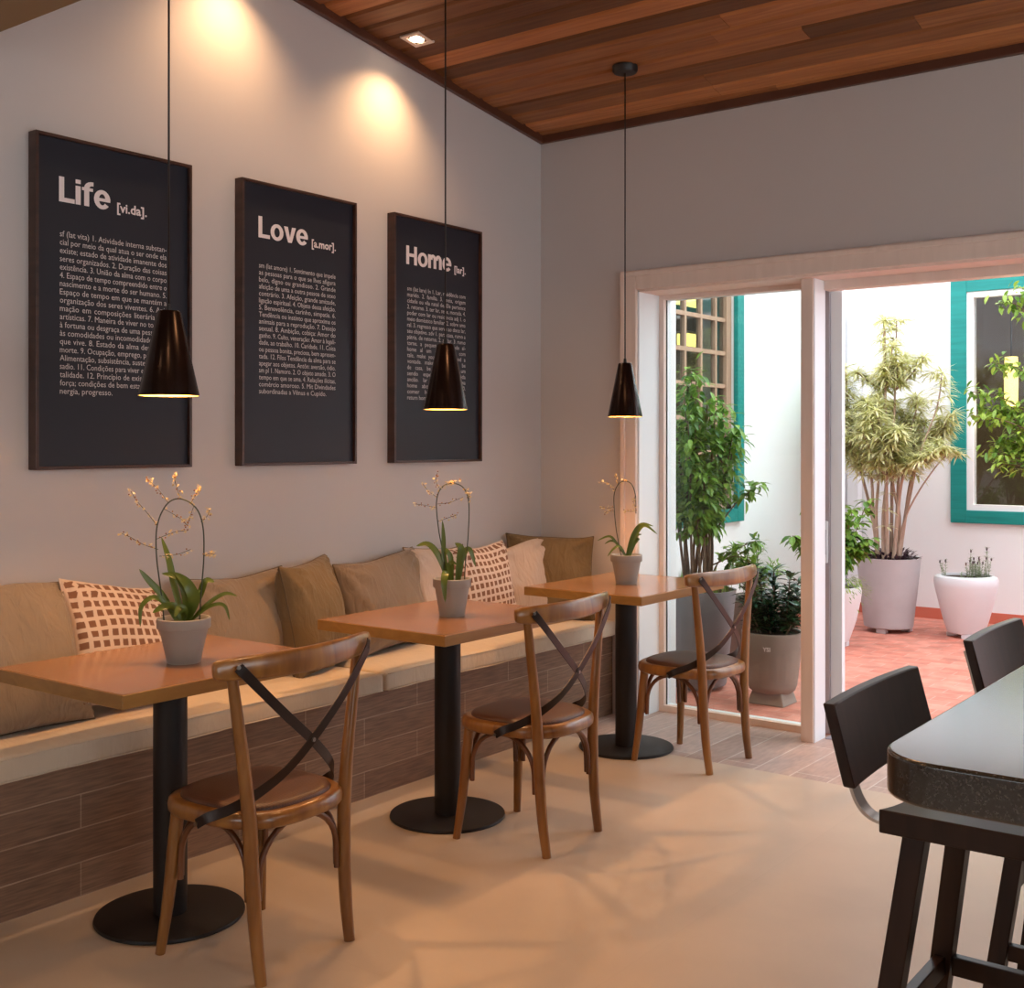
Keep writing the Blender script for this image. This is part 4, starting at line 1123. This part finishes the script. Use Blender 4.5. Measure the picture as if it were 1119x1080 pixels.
# side branches reaching right
for P in ([(0.05,0,.52),(.12,.05,.72),(.22,.12,.80),(.30,.16,.84)], [(0.05,0,.52),(.14,.04,.62),(.22,.08,.66),(.27,.10,.70)], [(.1,.05,.9),(.2,.1,1.05),(.27,.14,1.12),(.31,.16,1.17)], [(.1,.0,.7),(.2,.08,.75),(.26,.12,.72),(.31,.15,.66)]):
    sp.append((P, .005, .002)); tips.append(P)
stems(t, sp, M['twig'])
m = MB()
for j, P in enumerate(tips):
    S = spline(P, 8); big = j >= 15
    lo = 10 if not big else 8
    for i, p in enumerate(S[lo:]):
        for _ in range(11 if not big else 3):
            d = Vector((rg.gauss(0,1), rg.gauss(0,1), rg.gauss(.15,.7))).normalized()
            q = p + d*rg.uniform(.01,.075)*(1 if not big else .5)
            if math.hypot(q.x, q.y) > .47: continue
            add_leaf(m, q, d + Vector((0,0,rg.uniform(-.6,.3))), (0,0,1), rg.uniform(.045,.075), rg.uniform(.025,.036), bend=.35, seg=3)
m.build('foliage', M['leaf_green'], t)
# grassy sprouts around the rim
m = MB()
for _ in range(160):
    a = rg.uniform(0, 2*PI); r = rg.uniform(.02,.19)
    add_leaf(m, (r*math.cos(a), r*math.sin(a), .52), (math.cos(a)*.5, math.sin(a)*.5, 1.0), (math.cos(a),math.sin(a),.2), rg.uniform(.06,.15), .014, seg=2)
m.build('undergrowth', M['leaf_fern'], t)

# B ferny shrub in a grey pot behind
t = empty('potted_shrub', (.56, 1.46, 0), 0, 'low bright green ferny shrub in a grey pot, behind the stone-potted dark plant', 'potted plant')
planter(t, [(.14,0),(.15,.01),(.20,.43),(.205,.45)], M['planter_stone'], .45)
sp = []; P_ = []
for k in range(12):
    a = rg.uniform(0, 2*PI); r = rg.uniform(.1,.24); h = rg.uniform(.6,.80)
    P = [(0,0,.40),(r*.3*math.cos(a), r*.3*math.sin(a), .55),(r*math.cos(a), r*math.sin(a), h)]
    sp.append((P,.004,.002)); P_.append(P)
stems(t, sp, M['twig'])
m = MB()
for P in P_:
    for p in spline(P, 8)[5:]:
        for _ in range(9):
            d = Vector((rg.gauss(0,1), rg.gauss(0,1), rg.gauss(.4,.6))).normalized()
            add_leaf(m, p+d*rg.uniform(0,.05), d, (0,0,1), rg.uniform(.03,.06), rg.uniform(.010,.016), seg=2)
m.build('foliage', M['leaf_fern'], t)

# C dark glossy plant in the weathered stone pot with a foot
t = empty('potted_shrub', (1.000, .735, 0), 0, 'dark glossy-leaved plant in a weathered stone pot next to the door post', 'potted plant')
planter(t, [(.105,.065),(.120,.075),(.130,.10),(.162,.36),(.166,.375),(.164,.385)], M['planter_stone'], .38)
m = MB(); m.hexa([(-.105,-.09,0),(.105,-.09,0),(.105,.09,0),(-.105,.09,0)],[(-.085,-.075,.07),(.085,-.075,.07),(.085,.075,.07),(-.085,.075,.07)]); m.build('pot_foot', M['planter_stone'], t, bevel=.006)
sp = []; P_ = []
for k in range(13):
    a = 2*PI*k/13 + rg.uniform(-.2,.2); r = rg.uniform(.03,.17); h = rg.uniform(.56,.76)-r*.5
    P = [(r*.4*math.cos(a), r*.4*math.sin(a), .33),(r*.9*math.cos(a), r*.9*math.sin(a), .45),(r*1.15*math.cos(a), r*1.15*math.sin(a), h)]
    sp.append((P,.005,.003)); P_.append(P)
stems(t, sp, M['twig'])
m = MB()
for P in P_:
    S = spline(P, 7)
    for i, p in enumerate(S[4:]):
        for q in range(5):
            a = 2*PI*q/5 + i*1.1
            a += rg.uniform(-.5,.5); d = Vector((math.cos(a), math.sin(a), rg.uniform(.0,1.0)))
            add_leaf(m, p+Vector((0,0,rg.uniform(-.01,.01))), d, (0,0,1), rg.uniform(.06,.09), rg.uniform(.026,.036), bend=.25)
m.build('foliage', M['leaf_dark'], t)

m = MB(); vs, fs = text_mesh('YSI', .030, .0012)
a0 = -1.45
m.add([((.1665)*math.cos(a0 + v[0]/.166), (.1665)*math.sin(a0 + v[0]/.166), .30 + v[1]) for v in vs], fs); m.build('maker_mark', M['letter'], t)

# D leafy plant in a white pot behind the door post
t = empty('potted_plant', (.56, 2.66, 0), 0, 'broad-leaved green plant in a white pot, half hidden behind the door post', 'potted plant')
planter(t, [(.10,.03),(.115,.035),(.165,.18),(.195,.33),(.200,.38),(.190,.41)], M['planter_white'], .41, feet=(.075,.032,.3))
sp = []; P_ = []
for k in range(14):
    a = rg.uniform(0, 2*PI); r = rg.uniform(.05,.24); h = rg.uniform(.62,1.0)
    r *= 1.25; P = [(0,0,.36),(r*.4*math.cos(a), r*.4*math.sin(a), .6),(r*math.cos(a), r*math.sin(a), h)]
    sp.append((P,.005,.003)); P_.append(P)
stems(t, sp, M['twig'])
m = MB()
for P in P_:
    for p in spline(P, 8)[6:]:
        for _ in range(7):
            a = rg.uniform(0, 2*PI); d = Vector((math.cos(a), math.sin(a), rg.uniform(-.5,.4)))
            add_leaf(m, p+d*.015, d, (0,0,1), rg.uniform(.06,.095), rg.uniform(.035,.05), bend=.4)
m.build('foliage', M['leaf_green'], t)
m = MB()
for _ in range(260):
    a = rg.uniform(-1.4,1.0); r = rg.uniform(.12,.25); zz = .43 - max(0, r-.18)*2.2*rg.random()
    add_leaf(m, (r*math.cos(a), r*math.sin(a), zz+rg.uniform(-.01,.05)), (math.cos(a), math.sin(a), rg.uniform(-.8,.6)), (0,0,1), .035, .008, seg=2)
m.build('trailing_foliage', M['leaf_lime'], t)

# E tall cream variegated plant
t = empty('potted_tree', (.66, 3.50, 0), 0, 'tall plant with bare tan stems and cream striped leaves in a big pale cement pot', 'potted plant')
planter(t, [(.155,.03),(.175,.04),(.205,.30),(.228,.53),(.232,.548)], M['planter_pale'], .55, feet=(.13,.035,.5))
sp = []; tips = []
for k in range(11):
    a = 2*PI*k/11 + rg.uniform(-.2,.2); r = rg.uniform(.14,.46); h = rg.uniform(1.25,2.15)
    if k % 4 == 0: h = 2.3; r = rg.uniform(.05,.2)
    b = (.07*math.cos(a), .07*math.sin(a), .48)
    c, s = math.cos(a), math.sin(a)
    P = [b, (b[0]+r*.15*c, b[1]+r*.15*s, .85), (r*.5*c, r*.5*s, 1.15), (r*.85*c, r*.85*s, 1.15+(h-1.15)*.55), (r*c*1.05, r*s*1.05, h)]
    sp.append((P, .016, .005)); tips.append((P, .5))
    for q in range(4):
        a2 = a + rg.uniform(-1.5,1.5); c2, s2 = math.cos(a2), math.sin(a2); i = P[2]
        r2 = rg.uniform(.08,.24); i = P[2] if q < 2 else P[3]; hh = rg.uniform(.2,.6) if q < 2 else rg.uniform(.12,.35)
        Q = [i, (i[0]+r2*.5*c2, i[1]+r2*.5*s2, i[2]+hh*.4), (i[0]+r2*c2, i[1]+r2*s2, i[2]+hh)]
        sp.append((Q, .008, .004)); tips.append((Q, .3))
Q = [(.05,.03,.5),(.14,0,.9),(.24,-.04,1.3),(.36,-.02,1.65),(.39,0,1.9)]; sp.append((Q,.010,.004)); tips.append((Q,.75))
Q = [(.05,.03,.5),(.12,-.03,.8),(.25,-.07,1.05),(.42,-.09,1.28),(.50,-.09,1.33)]; sp.append((Q,.009,.003)); tips.append((Q,.8))
squeeze = lambda P: [(p[0] if p[0] > -.30 else -.30 + (p[0]+.30)*.4, p[1], p[2]) for p in P]   # the wall keeps the branches in
sp = [(squeeze(P), a, b) for P, a, b in sp]; tips = [(squeeze(P), k) for P, k in tips]
stems(t, sp, M['bark'])
m = MB()
def rosette(m, p, n, L, up=.5):
    for _ in range(n):
        a = rg.uniform(0, 2*PI)
        add_leaf(m, p, (math.cos(a), math.sin(a), rg.uniform(-.5, 1.0)*up+.1), (0,0,1), rg.uniform(0.7,1.1)*L, .0135, bend=rg.uniform(.2,.6), seg=3)
for P, s0 in tips:
    S = spline(P, 7); i0 = int(len(S)*s0)
    for p in S[i0:]:
        if rg.random() < .95: rosette(m, p + Vector((rg.gauss(0,.03), rg.gauss(0,.03), 0)), 18, .135)
    rosette(m, S[-1], 22, .13, .9)
for zz in (.78,.9,1.02): rosette(m, Vector((.02,-.09,zz)), 12, .10)
m.build('foliage', M['leaf_cream'], t)
m = MB()
for _ in range(140):
    a = rg.uniform(0, 2*PI); r = rg.uniform(.05,.21)
    d = Vector((math.cos(a)*rg.random(), math.sin(a)*rg.random(), rg.uniform(.2,1)))
    add_leaf(m, (r*math.cos(a), r*math.sin(a), .515+rg.uniform(0,.06)), d, (0,0,1), .055, .03, seg=2)
m.build('undergrowth', M['leaf_purple'], t)

# F round white bowl pot with lavender
t = empty('potted_lavender', (1.20, 3.56, 0), 0, 'sparse lavender in a rounded white glazed bowl pot below the white sash window', 'potted plant')
planter(t, [(.112,.03),(.128,.038),(.160,.14),(.200,.30),(.216,.37),(.220,.41),(.211,.435),(.19,.445)], M['planter_white'], .445, feet=(.10,.033,.9), rin=.18)
sp = []
m = MB(); m2 = MB()
for k in range(34):
    x = rg.gauss(.07,.035); yy = rg.gauss(0,.05); h = rg.uniform(.47,.58)
    if k in (3,9,14): h = rg.uniform(.62,.68)
    if k > 30: x = -.15 + rg.uniform(-.01,.01); h = rg.uniform(.5,.56)
    top = (x+rg.uniform(-.03,.03), yy+rg.uniform(-.02,.02), h)
    S = spline([(x,yy,.38),((x+top[0])/2,(yy+top[1])/2,(.38+h)/2),top],4)
    m.tube(S, .0015, 5)
    for p in S[1:]:
        for _ in range(3):
            a = rg.uniform(0,2*PI); add_leaf(m, p, (math.cos(a),math.sin(a),1.0), (0,0,1), .03, .006, seg=2)
    if h > .53: m2 = MB(); m2.sphere(top, .006, 6, 5, sc=(1,1,2.0)); m2.build('flower_head', M['leaf_purple'], t)
m.build('foliage', M['leaf_lavender'], t)

# T lime leaved tree reaching in from the right, its pot beyond the picture edge
t = empty('potted_tree', (1.93, 3.30, 0), 0, 'lime green branches in front of the white sash window, reaching in from the right edge', 'potted plant')
planter(t, [(.15,0),(.16,.01),(.20,.40),(.205,.42)], M['planter_stone'], .42)
sp = [([(0,0,.36),(.02,0,.9),(-.02,0,1.4),(.0,0,1.9),(.02,0,2.4)], .022, .008)]
P_ = []
for (zs, dx, dy, dz) in ((1.2,-.52,.05,.42),(1.35,-.62,.0,.40),(1.15,-.42,-.05,.10),(1.6,-.50,.05,.35),(1.75,-.42,.0,.62),(1.9,-.30,.02,.55),(1.25,-.55,.1,.15),(1.1,-.30,0,.25),(1.5,-.35,.1,-.05),(1.05,-.50,.0,.28),(1.3,-.45,.08,.10),(1.3,-.58,-.05,.28),(1.5,-.60,.05,.12),(1.4,.4,.0,.5),(1.8,.4,.2,.4),(1.9,.3,-.2,.5)):
    P = [(0,0,zs),(dx*.35,dy*.5,zs+dz*.55),(dx*.7,dy,zs+dz*.9),(dx,dy,zs+dz)]
    sp.append((P,.007,.002)); P_.append(P)
stems(t, sp, M['twig'])
m = MB()
for P in P_:
    for p in spline(P, 6)[5:]:
        if rg.random() < .8:
            for _ in range(7):
                a = rg.uniform(0, 2*PI); add_leaf(m, p+Vector((rg.gauss(0,.03),rg.gauss(0,.03),rg.gauss(0,.03))), (math.cos(a), math.sin(a), rg.uniform(-1,.2)), (0,0,1), rg.uniform(.05,.08), rg.uniform(.025,.035), bend=.3)
m.build('foliage', M['leaf_lime'], t)

# ------------------------------------------------------------------ bar counter
BT = 1.05; bx0, by0 = 3.226, -3.885
t = empty('bar_counter', (bx0, by0, 0), 0, 'high bar with a thick polished black granite top at the right edge', 'bar counter')
r = .07; out = []
def arc(cx, cy, a0, a1, n=10): return [(cx+r*math.cos(a0+(a1-a0)*k/n), cy+r*math.sin(a0+(a1-a0)*k/n)) for k in range(n+1)]
LX, LY = .95, 2.75
out = arc(r, r, PI, 1.5*PI) + arc(LX-r, r, 1.5*PI, 2*PI) + arc(LX-r, LY-r, 0, .5*PI) + arc(r, LY-r, .5*PI, PI)
m = MB(); m.prism(out, BT-.049, BT); m.build('granite_top', M['granite'], t, smooth=30, bevel=.004, seg=3)
m = MB(); m.box((.62,.30,0),(.90,LY-.3,BT-.049)); m.build('counter_base', M['stool_wood'], t)

# ------------------------------------------------------------------ bar stools
def bar_stool():
    t = empty('bar_stool')
    W = M['stool_wood']; sw, sd_ = .37, .40; zt, zb = .745, .703
    # saddle seat: dished between rear and front, x 0..sd, y centred
    m = MB(); nx, ny = 14, 10
    def top(u, v): return zt - .020*math.cos((v-.5)*PI)*1.0 - .0*(u)
    vs=[]; fs=[]
    for i in range(nx+1):
        for j in range(ny+1):
            u, v = i/nx, j/ny
            vs.append((u*sd_, (v-.5)*sw, top(u, v)))
    for i in range(nx):
        for j in range(ny):
            a = i*(ny+1)+j; fs.append((a, a+ny+1, a+ny+2, a+1))
    o = len(vs)
    for i in range(nx+1):
        for j in range(ny+1): vs.append((i/nx*sd_, (j/ny-.5)*sw, zb))
    for i in range(nx):
        for j in range(ny):
            a = o+i*(ny+1)+j; fs.append((a, a+1, a+ny+2, a+ny+1))
    for i in range(nx):
        a = i*(ny+1); fs.append((a, o+a, o+a+ny+1, a+ny+1)); a += ny; fs.append((a, a+ny+1, o+a+ny+1, o+a))
    for j in range(ny):
        fs.append((j, j+1, o+j+1, o+j)); a = nx*(ny+1)+j; fs.append((a, o+a, o+a+1, a+1))
    m.add(vs, fs); m.build('seat', W, t, bevel=.003, smooth=40)
    # splayed square legs
    T = {}
    for sx in (0, 1):
        for sy in (-1, 1):
            xt = .055 if sx == 0 else sd_-.055; yt = sy*(sw/2-.045)
            xb = xt + (-.100 if sx == 0 else .100); yb = yt + sy*.045
            h = .020
            m = MB(); m.hexa([(xb-h,yb-h,0),(xb+h,yb-h,0),(xb+h,yb+h,0),(xb-h,yb+h,0)],[(xt-h,yt-h,zb+.006),(xt+h,yt-h,zb+.006),(xt+h,yt+h,zb+.006),(xt-h,yt+h,zb+.006)])
            m.build('leg', W, t, bevel=.002)
            T[(sx,sy)] = (Vector((xb,yb,0)), Vector((xt,yt,zb)))
    def at(k, z): a, b = T[k]; return a.lerp(b, z/zb)
    for k1, k2, z in (((0,-1),(0,1),.355),((1,-1),(1,1),.30),((0,1),(1,1),.355),((0,-1),(1,-1),.20)):
        a, b = at(k1, z), at(k2, z); d = (b-a).normalized(); s = Vector((0,0,1))
        m = MB(); m.ribbon([a+d*.02, b-d*.02], [s,s], [d.cross(s)]*2, .038, .022); m.build('stretcher', W, t, bevel=.002)
    # steel brackets and curved back panel
    for yy in (-.10, .11):
        P = [(.08,yy,.700),(.02,yy,.698),(-.035,yy,.702),(-.066,yy,.728),(-.086,yy,.785),(-.100,yy,.84),(-.113,yy,.885)]
        S = spline(P, 6); sides = [(0,1,0)]*len(S); norms = []
        for i in range(len(S)):
            tg = (S[min(i+1,len(S)-1)]-S[max(i-1,0)]).normalized(); norms.append(tg.cross(Vector((0,1,0))))
        m = MB(); m.ribbon(S, sides, norms, .036, .006); m.build('back_bracket', M['steel'], t, smooth=40)
    m = MB(); K = 16; vs=[]; fs=[]
    for k in range(K+1):
        v = -1+2*k/K; y = v*.228; bow = -.012*(1-v*v)
        for (dx, z) in ((0,.785),(.022,.785),(.022-.038,.928),(-.038,.928)):
            vs.append((-.048+bow+dx, y, z))
    for k in range(K):
        for q in range(4):
            q2 = (q+1)%4; fs.append((k*4+q, (k+1)*4+q, (k+1)*4+q2, k*4+q2))
    fs.append((0,1,2,3)); fs.append((K*4+3,K*4+2,K*4+1,K*4))
    m.add(vs, fs); m.build('backrest', W, t, smooth=40, bevel=.003)
    return t
s0 = bar_stool()
s0.location = (2.955, -2.915, 0)
tag(s0, 'dark wooden bar stool at the near corner of the bar, seat and legs in view', 'bar stool', 'dark wooden bar stools along the bar')
s1 = copy_tree(s0); s1.location = (2.955, -2.075, 0)
tag(s1, 'dark wooden bar stool farther along the bar, only its curved back showing', 'bar stool', 'dark wooden bar stools along the bar')
